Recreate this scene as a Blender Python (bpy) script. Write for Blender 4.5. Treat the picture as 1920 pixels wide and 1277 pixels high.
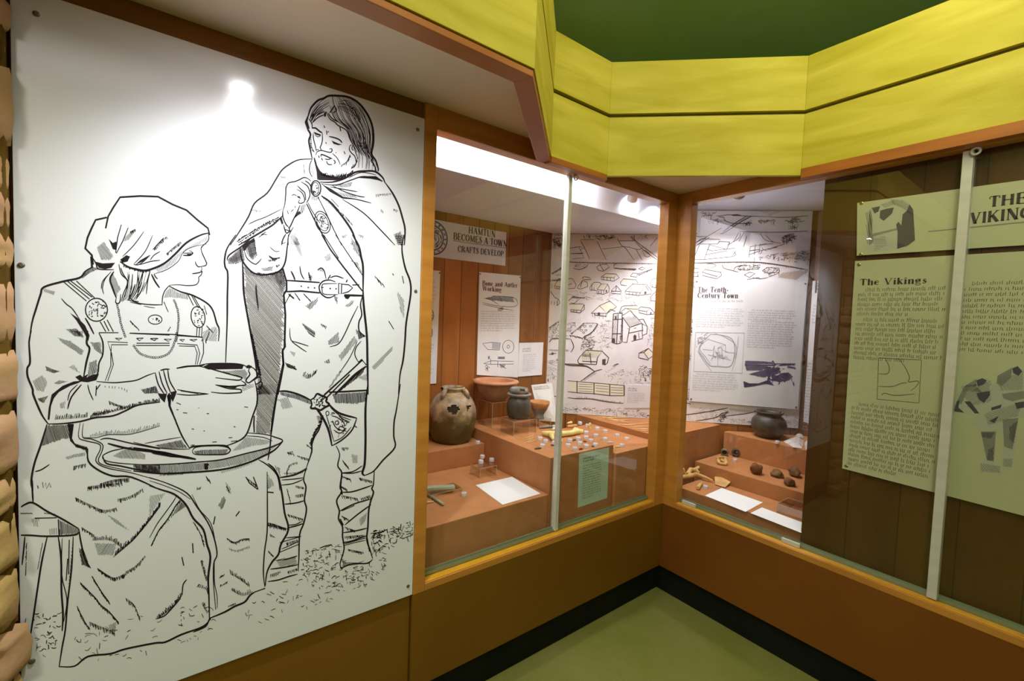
import bpy, bmesh, math, random
from mathutils import Vector, Matrix, noise
for o in list(bpy.data.objects): bpy.data.objects.remove(o)
SC = bpy.context.scene
COL = SC.collection
RND = random.Random(7)
# ---------------------------------------------------------------- camera
F = 840.36
YAW, PITCH, ROLL = math.radians(37.2019), math.radians(-2.72744), math.radians(2.08344)
CAM = Vector((-2.17932, -1.42957, 1.5))
FW = Vector((math.sin(YAW)*math.cos(PITCH), math.cos(YAW)*math.cos(PITCH), math.sin(PITCH)))
R0 = Vector((math.cos(YAW), -math.sin(YAW), 0)); U0 = R0.cross(FW)
RT = R0*math.cos(ROLL)+U0*math.sin(ROLL); UP = -R0*math.sin(ROLL)+U0*math.cos(ROLL)
cd = bpy.data.cameras.new('camera'); cam = bpy.data.objects.new('camera', cd); COL.objects.link(cam)
cam.matrix_world = Matrix(((RT.x, UP.x, -FW.x, CAM.x), (RT.y, UP.y, -FW.y, CAM.y), (RT.z, UP.z, -FW.z, CAM.z), (0, 0, 0, 1)))
cd.sensor_width = 36; cd.lens = 36*F/1920; cd.clip_start = .02; cd.clip_end = 50
SC.camera = cam
# ---------------------------------------------------------------- world, exposure, room light
SC.view_settings.view_transform = 'Standard'; SC.view_settings.look = 'None'
SC.view_settings.gamma = 1; SC.view_settings.use_curve_mapping = False
SC.view_settings.exposure = 0.0
W = bpy.data.worlds.new('world'); SC.world = W; W.use_nodes = True
W.node_tree.nodes['Background'].inputs[0].default_value = (1.0, .86, .55, 1)
W.node_tree.nodes['Background'].inputs[1].default_value = .07
def lamp(name, kind, loc, target, power, color, size=.1, size_y=None, spot=None, blend=.3, radius=.03):
    l = bpy.data.lights.new(name, kind); l.energy = power; l.color = color
    if kind == 'AREA':
        l.size = size
        if size_y: l.shape = 'RECTANGLE'; l.size_y = size_y
    else: l.shadow_soft_size = radius
    if kind == 'SPOT': l.spot_size = math.radians(spot); l.spot_blend = blend
    o = bpy.data.objects.new(name, l); COL.objects.link(o); o.location = loc
    o.rotation_euler = (Vector(target)-Vector(loc)).to_track_quat('-Z', 'Y').to_euler()
    return o
lamp('fill_light', 'AREA', (-1.55, -1.75, 3.0), (-.6, -.5, 2.3), 20, (1.0, .93, .66), .9, .9)  # added fill high in the room, placed to brighten the fascia
lamp('fill_light', 'POINT', (-3.7, -2.6, 2.5), (0, 0, 0), 78, (1.0, .97, .86), radius=.2)  # added fill out of view, lifts the drawn panel without a reflection
lamp('fill_light', 'POINT', (-.6, -1.1, 2.70), (0, 0, 0), 10, (1.0, .93, .66), radius=.12)  # added fill, no fitting there, brightens the green ceiling
lamp('soffit_downlight', 'SPOT', (-2.0, -.37, 2.2), (-1.9, -.16, 1.0), 50, (.90, .94, 1.0), spot=126, blend=1.0, radius=.035)
lamp('case_spotlight', 'SPOT', (.42, -.12, 2.2), (.66, .02, 1.2), 27, (1.0, .94, .95), spot=120, blend=.6, radius=.03)
lamp('case_spotlight', 'SPOT', (.10, .12, 2.2), (.22, .56, 1.2), 36, (1.0, .96, .98), spot=115, blend=.6, radius=.03)
# ---------------------------------------------------------------- helpers
def ray(px, py): return FW + RT*((px-960)/F) - UP*((py-638.5)/F)
def at(ax, v, px, py):
    d = ray(px, py); i = 'xyz'.index(ax); return CAM + d*((v-CAM[i])/d[i])
def atd(s, px, py):
    d = ray(px, py); return CAM + d*((s-CAM.x-CAM.y)/(d.x+d.y))
MY = lambda v: (lambda x, y: at('y', v, x, y))
MX = lambda v: (lambda x, y: at('x', v, x, y))
MZ = lambda v: (lambda x, y: at('z', v, x, y))
MD = lambda v: (lambda x, y: atd(v, x, y))
class MB:
    def __init__(s): s.v = []; s.f = []; s.m = []; s.mi = 0
    def add(s, vs, fs):
        n = len(s.v); s.v += [tuple(v) for v in vs]; s.f += [tuple(n+i for i in f) for f in fs]; s.m += [s.mi]*len(fs)
    def box(s, a, b):
        x0, x1 = sorted((a[0], b[0])); y0, y1 = sorted((a[1], b[1])); z0, z1 = sorted((a[2], b[2]))
        s.add([(x0,y0,z0),(x1,y0,z0),(x1,y1,z0),(x0,y1,z0),(x0,y0,z1),(x1,y0,z1),(x1,y1,z1),(x0,y1,z1)],
              [(0,3,2,1),(4,5,6,7),(0,1,5,4),(1,2,6,5),(2,3,7,6),(3,0,4,7)])
    def prism(s, poly, z0, z1):
        n = len(poly); a = sum(poly[i][0]*poly[(i+1)%n][1]-poly[(i+1)%n][0]*poly[i][1] for i in range(n))
        if a < 0: poly = poly[::-1]
        s.add([(p[0],p[1],z0) for p in poly]+[(p[0],p[1],z1) for p in poly],
              [tuple(range(n))[::-1], tuple(range(n, 2*n))]+[(i,(i+1)%n,n+(i+1)%n,n+i) for i in range(n)])
    def slab(s, quad, nrm, t):      # quad of 3D points (front face), thickness backwards
        q = [Vector(p) for p in quad]; nn = Vector(nrm).normalized()
        if (q[1]-q[0]).cross(q[2]-q[0]).dot(nn) < 0: q = q[::-1]
        n = len(q)
        s.add(q+[p-nn*t for p in q], [tuple(range(n)), tuple(range(n, 2*n))[::-1]]+[(i, n+i, n+(i+1)%n, (i+1)%n) for i in range(n)])
    def tube(s, pts, rad, seg=8, cap=True):
        pts = [Vector(p) for p in pts]; n = len(pts)
        if not hasattr(rad, '__len__'): rad = [rad]*n
        rings = []; prev = None
        for i, p in enumerate(pts):
            t = (pts[min(i+1, n-1)]-pts[max(i-1, 0)]).normalized()
            if prev is None: a = t.orthogonal().normalized()
            else: a = (prev - t*prev.dot(t)).normalized()
            prev = a; b = t.cross(a)
            rings.append([p+(a*math.cos(k*2*math.pi/seg)+b*math.sin(k*2*math.pi/seg))*rad[i] for k in range(seg)])
        vs = [v for r in rings for v in r]; fs = []
        for i in range(n-1):
            for k in range(seg): fs.append((i*seg+k, i*seg+(k+1)%seg, (i+1)*seg+(k+1)%seg, (i+1)*seg+k))
        if cap: fs += [tuple(range(seg))[::-1], tuple(range((n-1)*seg, n*seg))]
        s.add(vs, fs)
    def lathe(s, prof, c=(0,0,0), seg=40, skip=None, jit=0, seed=0):
        vs = []; fs = []
        for i, (r, z) in enumerate(prof):
            for k in range(seg):
                a = k*2*math.pi/seg; rr = r
                if jit: rr = r*(1+jit*noise.noise(Vector((math.cos(a)*2+seed, math.sin(a)*2, z*14))))
                vs.append((c[0]+rr*math.cos(a), c[1]+rr*math.sin(a), c[2]+z))
        for i in range(len(prof)-1):
            for k in range(seg):
                if skip and skip(i, k): continue
                fs.append((i*seg+k, i*seg+(k+1)%seg, (i+1)*seg+(k+1)%seg, (i+1)*seg+k))
        s.add(vs, fs)
    def build(s, name, mat, parent=None, smooth=False, bevel=0):
        me = bpy.data.meshes.new(name); me.from_pydata(s.v, [], s.f)
        mats = mat if isinstance(mat, (list, tuple)) else [mat]
        for m in mats: me.materials.append(m)
        for p, mi in zip(me.polygons, s.m): p.material_index = mi; p.use_smooth = smooth
        me.update()
        o = bpy.data.objects.new(name, me); COL.objects.link(o)
        if parent: o.parent = parent; o.matrix_parent_inverse = Matrix.Translation(-parent.location)
        if bevel:
            b = o.modifiers.new('bevel', 'BEVEL'); b.width = bevel; b.segments = 2; b.limit_method = 'ANGLE'; b.angle_limit = .6
        return o
def thing(name, label, cat, loc=(0,0,0), group=None):
    o = bpy.data.objects.new(name, None); o.empty_display_size = .05; COL.objects.link(o); o.location = loc
    return tag(o, label, cat, group)
def tag(o, label, cat, group=None, kind=None):
    o['label'] = label; o['category'] = cat
    if group: o['group'] = group
    if kind: o['kind'] = kind
    return o
def struct(o, label=None, cat=None):
    o['kind'] = 'structure'
    if label: o['label'] = label
    if cat: o['category'] = cat
    return o
def S(r, g, b):      # srgb 0-255 to linear
    f = lambda c: (c/255/12.92 if c/255 <= .04045 else ((c/255+.055)/1.055)**2.4)
    return (f(r), f(g), f(b), 1)
# ---------------------------------------------------------------- materials
def mat(name, col, rough=.6, metal=0, spec=.5, coat=0, emis=None, es=0, trans=0, alpha=1):
    m = bpy.data.materials.new(name); m.use_nodes = True; b = m.node_tree.nodes['Principled BSDF']
    b.inputs['Base Color'].default_value = col; b.inputs['Roughness'].default_value = rough
    b.inputs['Metallic'].default_value = metal; b.inputs['Specular IOR Level'].default_value = spec
    b.inputs['Coat Weight'].default_value = coat; b.inputs['Coat Roughness'].default_value = .12
    b.inputs['Transmission Weight'].default_value = trans; b.inputs['Alpha'].default_value = alpha
    if emis: b.inputs['Emission Color'].default_value = emis; b.inputs['Emission Strength'].default_value = es
    return m
def noisemat(name, c1, c2, scale=(4,4,4), rough=.6, detail=4, lo=.35, hi=.65, bump=0, bscale=60, extra=None, spec=.5, coat=0, dist=0):
    m = mat(name, c1, rough, spec=spec, coat=coat); nt = m.node_tree; b = nt.nodes['Principled BSDF']
    tc = nt.nodes.new('ShaderNodeTexCoord'); mp = nt.nodes.new('ShaderNodeMapping'); mp.inputs['Scale'].default_value = scale
    n = nt.nodes.new('ShaderNodeTexNoise'); n.inputs['Scale'].default_value = 1; n.inputs['Detail'].default_value = detail; n.inputs['Distortion'].default_value = dist
    cr = nt.nodes.new('ShaderNodeValToRGB'); cr.color_ramp.elements[0].position = lo; cr.color_ramp.elements[1].position = hi
    cr.color_ramp.elements[0].color = c1; cr.color_ramp.elements[1].color = c2
    L = nt.links.new
    L(tc.outputs['Object'], mp.inputs['Vector']); L(mp.outputs[0], n.inputs['Vector']); L(n.outputs[0], cr.inputs[0])
    out = cr.outputs[0]
    if extra: out = extra(nt, tc, out)
    L(out, b.inputs['Base Color'])
    if bump:
        n2 = nt.nodes.new('ShaderNodeTexNoise'); n2.inputs['Scale'].default_value = bscale; n2.inputs['Detail'].default_value = 5
        L(tc.outputs['Object'], n2.inputs['Vector'])
        bp = nt.nodes.new('ShaderNodeBump'); bp.inputs['Strength'].default_value = bump; bp.inputs['Distance'].default_value = .004
        L(n2.outputs[0], bp.inputs['Height']); L(bp.outputs[0], b.inputs['Normal'])
    return m
def planks(axis, width, tone=.45, joint=.04):    # board-to-board tone and dark joints
    def f(nt, tc, col):
        L = nt.links.new; N = nt.nodes.new
        sp = N('ShaderNodeSeparateXYZ'); L(tc.outputs['Object'], sp.inputs[0])
        d = N('ShaderNodeMath'); d.operation = 'DIVIDE'; d.inputs[1].default_value = width; L(sp.outputs[axis], d.inputs[0])
        fl = N('ShaderNodeMath'); fl.operation = 'FLOOR'; L(d.outputs[0], fl.inputs[0])
        fr = N('ShaderNodeMath'); fr.operation = 'FRACT'; L(d.outputs[0], fr.inputs[0])
        wn = N('ShaderNodeTexWhiteNoise'); wn.noise_dimensions = '1D'; L(fl.outputs[0], wn.inputs['W'])
        mr = N('ShaderNodeMapRange'); mr.inputs[3].default_value = 1-tone; mr.inputs[4].default_value = 1.1; L(wn.outputs[0], mr.inputs[0])
        lt = N('ShaderNodeMath'); lt.operation = 'GREATER_THAN'; lt.inputs[1].default_value = joint; L(fr.outputs[0], lt.inputs[0])
        m2 = N('ShaderNodeMapRange'); m2.inputs[3].default_value = .3; m2.inputs[4].default_value = 1; L(lt.outputs[0], m2.inputs[0])
        mu = N('ShaderNodeMath'); mu.operation = 'MULTIPLY'; L(mr.outputs[0], mu.inputs[0]); L(m2.outputs[0], mu.inputs[1])
        mx = N('ShaderNodeMix'); mx.data_type = 'RGBA'; mx.blend_type = 'MULTIPLY'; mx.inputs[0].default_value = 1
        L(col, mx.inputs[6]); L(mu.outputs[0], mx.inputs[7]); return mx.outputs[2]
    return f
M = {}
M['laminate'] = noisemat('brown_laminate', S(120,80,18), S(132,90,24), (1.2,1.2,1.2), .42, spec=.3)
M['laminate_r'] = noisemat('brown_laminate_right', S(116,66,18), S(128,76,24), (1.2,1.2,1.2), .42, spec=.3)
M['frame'] = noisemat('frame_wood', S(186,124,50), S(204,138,58), (3,3,26), .38, spec=.5)
M['sill'] = noisemat('sill_wood', S(214,150,30), S(228,166,40), (12,12,12), .3, spec=.6)
M['yellow'] = noisemat('yellow_stain', S(184,170,44), S(216,202,84), (2.2,2.2,13), .62, 6, .32, .72, bump=.25, bscale=90, spec=.25, dist=.6)
M['yellow_edge'] = mat('yellow_back', S(110,98,30), .8)
M['trimwood'] = noisemat('trim_wood', S(158,92,34), S(178,108,42), (3,3,20), .45, spec=.35)
M['soffit'] = noisemat('soffit_paint', S(222,202,182), S(228,208,190), (2,2,2), .8, spec=.2)
M['green'] = noisemat('dark_green_paint', S(176,208,128), S(168,204,92), (2.2,2.2,1.2), .85, 3, .35, .65, spec=.1)
M['floor'] = noisemat('green_carpet', S(118,122,54), S(134,130,72), (3,3,3), .9, 5, bump=.5, bscale=260, spec=.1)
M['black'] = noisemat('black_skirting', S(14,18,12), S(24,26,16), (6,6,6), .7, spec=.2)
M['white'] = mat('white_laminate', S(236,236,240), .17, spec=.5)
M['ink'] = mat('ink', S(38,28,34), .55, spec=.2)
M['ink2'] = mat('ink_grey', S(120,116,120), .6, spec=.2)
M['case_white'] = noisemat('case_white_paint', S(216,222,240), S(222,228,244), (2,2,2), .6)
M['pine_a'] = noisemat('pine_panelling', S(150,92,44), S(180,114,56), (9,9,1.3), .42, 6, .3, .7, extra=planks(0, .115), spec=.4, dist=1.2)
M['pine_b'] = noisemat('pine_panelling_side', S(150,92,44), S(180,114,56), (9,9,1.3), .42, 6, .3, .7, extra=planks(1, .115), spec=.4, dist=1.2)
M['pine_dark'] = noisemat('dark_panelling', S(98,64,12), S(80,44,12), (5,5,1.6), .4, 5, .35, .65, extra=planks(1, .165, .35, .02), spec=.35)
M['plinth'] = noisemat('plinth_terracotta', S(180,122,78), S(190,130,86), (14,14,14), .85, bump=.25, bscale=400, spec=.15)
M['board'] = noisemat('board_white', S(228,228,234), S(234,234,238), (3,3,3), .35, spec=.35)
M['mural'] = noisemat('mural_paper', S(232,228,232), S(222,218,226), (7,7,7), .45, 5, .4, .7, spec=.3)
M['roof'] = mat('mural_roof', S(228,224,208), .6)
M['tan'] = mat('mural_tan', S(218,206,200), .6)
M['muralink'] = mat('mural_ink', S(82,70,64), .6)
M['vboard'] = noisemat('cream_board', S(190,193,154), S(200,200,162), (2,2,2), .32, spec=.4)
M['mint'] = noisemat('mint_label', S(190,214,196), S(196,220,202), (4,4,4), .4)
M['blueink'] = mat('blue_ink', S(84,92,140), .6)
M['textink'] = mat('text_grey', S(168,166,180), .6)
M['headink'] = mat('heading_ink', S(84,68,72), .6)
M['brownink'] = mat('brown_ink', S(112,72,72), .6)
M['violet'] = mat('violet_ink', S(84,80,118), .6)
M['vtext'] = mat('vikings_text', S(120,120,98), .6)
M['vhead'] = mat('vikings_head', S(60,48,46), .6)
M['dark1'] = mat('tone_dark', S(74,68,78), .6)
M['mid1'] = mat('tone_mid', S(136,136,124), .6)
M['lite1'] = mat('tone_light', S(184,188,166), .6)
M['alu'] = mat('aluminium', S(190,196,176), .35, metal=.55, spec=.6)
M['track'] = mat('track_metal', S(150,164,140), .3, metal=.6, spec=.6)
M['strip'] = noisemat('joint_strip', S(200,198,186), S(210,208,196), (8,8,30), .35)
M['brass'] = mat('brass', S(170,150,90), .3, metal=.9)
M['screw'] = mat('screw_cap', S(120,108,96), .4, metal=.5)
M['lampglass'] = mat('lamp_glow', (1,1,1,1), .4, emis=(.93,.96,1,1), es=120)
M['lampbody'] = mat('lamp_body', S(224,222,226), .35)
M['stone'] = noisemat('rubble_stone', S(180,148,92), S(182,142,106), (5.5,5.5,5.5), .85, 5, .4, .6, bump=.9, bscale=26, spec=.15)
M['mortar'] = noisemat('mortar', S(112,88,34), S(90,66,24), (8,8,8), .9, bump=.6, bscale=60, spec=.1)
# objects in the case
def glaze(nt, tc, col):      # olive glaze on the lower half, bare tan clay above, ragged border
    N = nt.nodes.new; L = nt.links.new; sp = N('ShaderNodeSeparateXYZ'); L(tc.outputs['Object'], sp.inputs[0])
    n = N('ShaderNodeTexNoise'); n.inputs['Scale'].default_value = 16; n.inputs['Detail'].default_value = 5; L(tc.outputs['Object'], n.inputs['Vector'])
    a = N('ShaderNodeMath'); a.operation = 'MULTIPLY_ADD'; a.inputs[1].default_value = .16; L(n.outputs[0], a.inputs[0]); L(sp.outputs[2], a.inputs[2])
    mr = N('ShaderNodeMapRange'); mr.inputs[1].default_value = 1.00; mr.inputs[2].default_value = 1.06; L(a.outputs[0], mr.inputs[0])
    mx = N('ShaderNodeMix'); mx.data_type = 'RGBA'; mx.inputs[6].default_value = S(84,72,34); L(mr.outputs[0], mx.inputs[0]); L(col, mx.inputs[7])
    return mx.outputs[2]
M['jar'] = noisemat('glazed_jar', S(196,168,130), S(140,122,104), (22,22,22), .36, 6, .38, .6, bump=.6, bscale=60, spec=.5, extra=glaze)
M['inside'] = mat('jar_inside', S(48,34,14), .8)
M['bowl'] = noisemat('pinkish_pottery', S(214,150,116), S(190,132,92), (16,16,16), .75, bump=.3, bscale=120)
M['bowl_low'] = noisemat('bowl_body', S(150,100,66), S(176,128,100), (12,12,12), .8, bump=.3, bscale=90)
M['blackpot'] = noisemat('black_pottery', S(62,56,48), S(86,80,70), (14,14,10), .48, bump=.35, bscale=70)
M['greypot'] = noisemat('grey_pottery', S(150,146,140), S(112,104,98), (14,14,14), .6, bump=.3, bscale=90)
M['orangerim'] = noisemat('orange_pottery', S(206,150,90), S(180,120,66), (14,14,14), .7, bump=.3, bscale=90)
M['bone'] = noisemat('pale_bone', S(236,222,150), S(214,192,110), (14,14,14), .6, bump=.4, bscale=80)
M['antler'] = noisemat('antler', S(226,188,122), S(196,150,86), (12,12,12), .6, bump=.35, bscale=70)
M['rock'] = noisemat('brown_stone', S(126,74,34), S(92,56,34), (26,26,26), .85, bump=.8, bscale=60)
M['rock2'] = noisemat('olive_stone', S(132,98,56), S(96,68,40), (26,26,26), .85, bump=.8, bscale=60)
M['greenpot'] = noisemat('green_crucible', S(130,130,100), S(84,80,60), (20,20,20), .6, bump=.4, bscale=90)
M['shell'] = noisemat('oyster_shell', S(232,222,218), S(196,184,180), (16,16,16), .5, bump=.5, bscale=60)
M['whet'] = noisemat('grey_whetstone', S(176,182,158), S(150,156,132), (18,18,18), .7)
M['block'] = mat('clear_block', S(238,236,246), .25, spec=.6, alpha=.75)
M['blockink'] = mat('block_number', S(150,140,176), .6)
M['card'] = mat('white_card', S(246,246,250), .6)
M['sand'] = noisemat('bowl_sand', S(214,168,140), S(196,148,120), (30,30,30), .9)
M['stick'] = mat('bone_pin', S(236,204,140), .5)
def glass(name, tint, refl=.07, rough=.0, a=0.0):
    m = bpy.data.materials.new(name); m.use_nodes = True; nt = m.node_tree; nt.nodes.clear(); N = nt.nodes.new; L = nt.links.new
    o = N('ShaderNodeOutputMaterial'); t = N('ShaderNodeBsdfTransparent'); t.inputs[0].default_value = tint
    g = N('ShaderNodeBsdfGlossy'); g.inputs['Roughness'].default_value = rough; g.inputs[0].default_value = (1,1,1,1)
    lw = N('ShaderNodeLayerWeight'); lw.inputs[0].default_value = .5; pw = N('ShaderNodeMath'); pw.operation = 'POWER'; pw.inputs[1].default_value = 5
    mr = N('ShaderNodeMapRange'); mr.inputs[3].default_value = refl; mr.inputs[4].default_value = .95
    L(lw.outputs['Facing'], pw.inputs[0]); L(pw.outputs[0], mr.inputs[0])
    mx = N('ShaderNodeMixShader'); L(mr.outputs[0], mx.inputs[0]); L(t.outputs[0], mx.inputs[1]); L(g.outputs[0], mx.inputs[2])
    L(mx.outputs[0], o.inputs[0]); return m
M['glass'] = glass('window_glass', (.97,.985,.97,1))
M['acrylic'] = glass('clear_acrylic', (.90,.88,.84,1), rough=.03)
M['acrylic_edge'] = mat('acrylic_edge', S(214,190,160), .2, alpha=.55)
# ---------------------------------------------------------------- flat drawing helpers (ink on boards)
def smooth(p, k=4):
    if len(p) < 3: return p
    out = []
    for i in range(len(p)-1):
        a = p[max(i-1, 0)]; b = p[i]; c = p[i+1]; d = p[min(i+2, len(p)-1)]
        for j in range(k):
            t = j/k; t2 = t*t; t3 = t2*t
            out.append(tuple(.5*((2*b[q])+(-a[q]+c[q])*t+(2*a[q]-5*b[q]+4*c[q]-d[q])*t2+(-a[q]+3*b[q]-3*c[q]+d[q])*t3) for q in (0, 1)))
    out.append(p[-1]); return out
def ribbon(mb, p, w, mp, taper=.45):
    p = [q for i, q in enumerate(p) if i == 0 or math.hypot(q[0]-p[i-1][0], q[1]-p[i-1][1]) > 1e-6]
    n = len(p)
    if n < 2: return
    L = []; R = []
    for i in range(n):
        a = p[max(i-1, 0)]; b = p[min(i+1, n-1)]; dx = b[0]-a[0]; dy = b[1]-a[1]; l = math.hypot(dx, dy) or 1
        ww = w*.5
        if n > 2: ww *= taper+(1-taper)*min(1, 4*min(i, n-1-i)/(n-1)+.15)
        nx = -dy/l*ww; ny = dx/l*ww
        L.append(mp(p[i][0]+nx, p[i][1]+ny)); R.append(mp(p[i][0]-nx, p[i][1]-ny))
    mb.add(L+R, [(i, i+1, n+i+1, n+i) for i in range(n-1)])
def ell(cx, cy, rx, ry, rot=0, n=20):
    c, s = math.cos(math.radians(rot)), math.sin(math.radians(rot))
    return [(cx+rx*math.cos(t)*c-ry*math.sin(t)*s, cy+rx*math.cos(t)*s+ry*math.sin(t)*c) for t in [i*2*math.pi/n for i in range(n+1)]]
def clip(poly, ang, sp, rnd, jit=.25):
    c, s = math.cos(math.radians(ang)), math.sin(math.radians(ang))
    q = [(x*c+y*s, -x*s+y*c) for x, y in poly]; y0 = min(p[1] for p in q); y1 = max(p[1] for p in q)
    y = y0+sp*.5; out = []
    while y < y1:
        xs = []
        for i in range(len(q)):
            a, b = q[i], q[(i+1) % len(q)]
            if (a[1] <= y) != (b[1] <= y): xs.append(a[0]+(y-a[1])/(b[1]-a[1])*(b[0]-a[0]))
        xs.sort()
        for i in range(0, len(xs)-1, 2):
            l = xs[i+1]-xs[i]
            u, v = xs[i]+rnd.random()*jit*l*.3, xs[i+1]-rnd.random()*jit*l*.4
            if v-u > .4:
                k = sp*.25*(rnd.random()-.5)
                out.append([(u*c-y*s, u*s+y*c), (v*c-(y+k)*s, v*s+(y+k)*c)])
        y += sp*(1+.3*(rnd.random()-.5))
    return out
WS = [1.0]
def sketch(mb, data, zones, mp, rnd):
    """each line: zone kind width[,a,b] : x,y x,y ...   kinds l line, c curve, f fill, h hatch, k ticks, s squiggle, e ellipse, w weave, b beads"""
    for ln in data.strip().splitlines():
        ln = ln.strip()
        if not ln or ln[0] == '#': continue
        head, body = ln.split(':'); hd = head.split(); z = zones[hd[0]]; kind = hd[1]; w0, *ex = [float(t) for t in hd[2].split(',')]; w = w0*WS[0]
        for seg in body.split(';'):
            pts = [tuple(float(t) for t in q.split(',')) for q in seg.split()]
            if not pts: continue
            if kind == 'e':
                for q in pts:
                    pass
                cx, cy, = pts[0]; rx, ry = pts[1]; rot = pts[2][0] if len(pts) > 2 else 0
                P = [(z[0]+x/z[2], z[1]+y/z[2]) for x, y in ell(cx, cy, rx, ry, rot)]
                ribbon(mb, P, w, mp, 1); continue
            P = [(z[0]+x/z[2], z[1]+y/z[2]) for x, y in pts]
            w = w0*WS[0]*(1 if kind in 'lcf' or WS[0] == 1 else .6)
            if kind == 'l': ribbon(mb, P, w, mp, .8)
            elif kind == 'c': ribbon(mb, smooth(P), w, mp)
            elif kind == 'f':
                mb.add([mp(*q) for q in P], [tuple(range(len(P)))])
            elif kind == 'h':
                for s in clip(P, ex[0], ex[1], rnd): ribbon(mb, s, w*.68, mp)
            elif kind == 'k':      # ex: angle, length, spacing
                P = smooth(P); acc = 0
                for i in range(len(P)-1):
                    d = math.hypot(P[i+1][0]-P[i][0], P[i+1][1]-P[i][1]); 
                    while acc < d:
                        t = acc/d; x = P[i][0]+(P[i+1][0]-P[i][0])*t; y = P[i][1]+(P[i+1][1]-P[i][1])*t
                        l = ex[1]*(.5+rnd.random()*.7); a = math.radians(ex[0]+rnd.uniform(-8, 8))
                        ribbon(mb, [(x, y), (x+l*math.cos(a), y+l*math.sin(a))], w, mp); acc += ex[2]*(.7+.6*rnd.random())
                    acc -= d
            elif kind == 's':      # scribble inside polygon: ex n,size
                xs = [q[0] for q in P]; ys = [q[1] for q in P]; n = int(ex[0]); t = 0
                while n > 0 and t < 20000:
                    t += 1; x = rnd.uniform(min(xs), max(xs)); y = rnd.uniform(min(ys), max(ys)); ins = False
                    for i in range(len(P)):
                        a, b = P[i], P[(i+1) % len(P)]
                        if (a[1] > y) != (b[1] > y) and x < a[0]+(y-a[1])/(b[1]-a[1])*(b[0]-a[0]): ins = not ins
                    if not ins: continue
                    n -= 1; a = rnd.uniform(-.6, .6)+(math.pi/2 if rnd.random() < .35 else 0); l = ex[1]*rnd.uniform(.5, 1.3)
                    c = [(x, y), (x+l*.5*math.cos(a), y+l*.5*math.sin(a)+l*rnd.uniform(-.3, .3)), (x+l*math.cos(a), y+l*math.sin(a))]
                    ribbon(mb, smooth(c, 3), w*rnd.uniform(.6, 1.2), mp)
            elif kind == 'b':
                P = smooth(P); acc = 0
                for i in range(len(P)-1):
                    d = math.hypot(P[i+1][0]-P[i][0], P[i+1][1]-P[i][1])
                    while acc < d:
                        t = acc/d; x = P[i][0]+(P[i+1][0]-P[i][0])*t+rnd.uniform(-.6, .6); y = P[i][1]+(P[i+1][1]-P[i][1])*t
                        ribbon(mb, ell(x, y, ex[0], ex[0], 0, 7), w, mp, 1); acc += ex[0]*2.3
                    acc -= d
            elif kind == 'w':      # first half of the points one strand, second half the other; ex n
                h = len(P)//2; A, B = P[:h], P[h:]; n = int(ex[0])
                for i in range(n):
                    t = (i+rnd.uniform(-.3, .3))/(n-1); j = int(rnd.random()*h*.35); e = h-int(rnd.random()*h*.3)
                    q = [(A[k][0]*(1-t)+B[k][0]*t+rnd.uniform(-.8, .8), A[k][1]*(1-t)+B[k][1]*t+rnd.uniform(-.8, .8)) for k in range(j, max(e, j+2)) if k < h]
                    if len(q) > 1: ribbon(mb, smooth(q), w*rnd.uniform(.6, 1.3), mp)
# ---------------------------------------------------------------- serif lettering built from strokes
GL = {}
def G(ch, w, spec): GL[ch] = (w, [(t[0], [float(x) for x in t[1:].split(',')]) for t in spec.split()])
# T thick stem with serifs, B thick no serif, t thin, V thin with serifs ; coordinates x,y pairs; cap height 1
G('A', .86, 'Vt.12,0,.42,1'.replace('Vt', 'V')+' N.44,1,.74,0 t.22,.36,.63,.36')
G('B', .74, 'T.16,0,.16,1 t.16,1,.45,1,.58,.9,.58,.65,.45,.53,.16,.53 B.5,.9,.6,.78,.5,.6 t.16,0,.5,0,.66,.12,.66,.4,.5,.53 B.56,.1,.66,.27,.56,.44')
G('C', .78, 'B.26,.88,.12,.7,.1,.5,.12,.3,.26,.12 t.24,.9,.42,1,.6,.9,.68,.7 t.24,.1,.42,0,.6,.08,.7,.26 t.68,.7,.68,1')
G('D', .84, 'T.16,0,.16,1 t.16,1,.45,1,.64,.86 t.16,0,.45,0,.64,.14 B.62,.86,.73,.65,.73,.35,.62,.14')
G('E', .72, 'T.16,0,.16,1 t.16,1,.62,1,.62,.8 t.16,.52,.48,.52,.48,.42,.48,.62 t.16,0,.64,0,.64,.22')
G('F', .68, 'T.16,0,.16,1 t.16,1,.62,1,.62,.8 t.16,.52,.48,.52,.48,.42,.48,.62')
G('G', .84, 'B.26,.88,.12,.7,.1,.5,.12,.3,.26,.12 t.24,.9,.42,1,.6,.9,.68,.7 t.24,.1,.42,0,.6,.06 T.66,.05,.66,.42 t.68,.7,.68,1')
G('H', .88, 'T.16,0,.16,1 T.7,0,.7,1 t.16,.52,.7,.52')
G('I', .34, 'T.17,0,.17,1')
G('K', .86, 'T.16,0,.16,1 V.2,.42,.68,1 N.34,.6,.72,0')
G('L', .7, 'T.16,0,.16,1 t.16,0,.62,0,.62,.24')
G('M', 1.04, 'V.16,0,.16,1 N.18,1,.5,.05 t.5,.05,.84,1 T.86,0,.86,1')
G('N', .9, 'V.16,0,.16,1 N.16,1,.72,0 V.74,0,.74,1')
G('O', .84, 'B.26,.88,.12,.7,.1,.5,.12,.3,.26,.12 t.26,.9,.42,1,.58,.9 t.26,.1,.42,0,.58,.1 B.58,.88,.72,.7,.74,.5,.72,.3,.58,.12')
G('P', .7, 'T.16,0,.16,1 t.16,1,.45,1,.62,.88,.62,.6,.45,.48,.16,.48 B.56,.88,.63,.74,.56,.58')
G('R', .82, 'T.16,0,.16,1 t.16,1,.45,1,.6,.88,.6,.65,.45,.52,.16,.52 B.54,.88,.61,.76,.54,.62 N.42,.5,.72,0')
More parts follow.
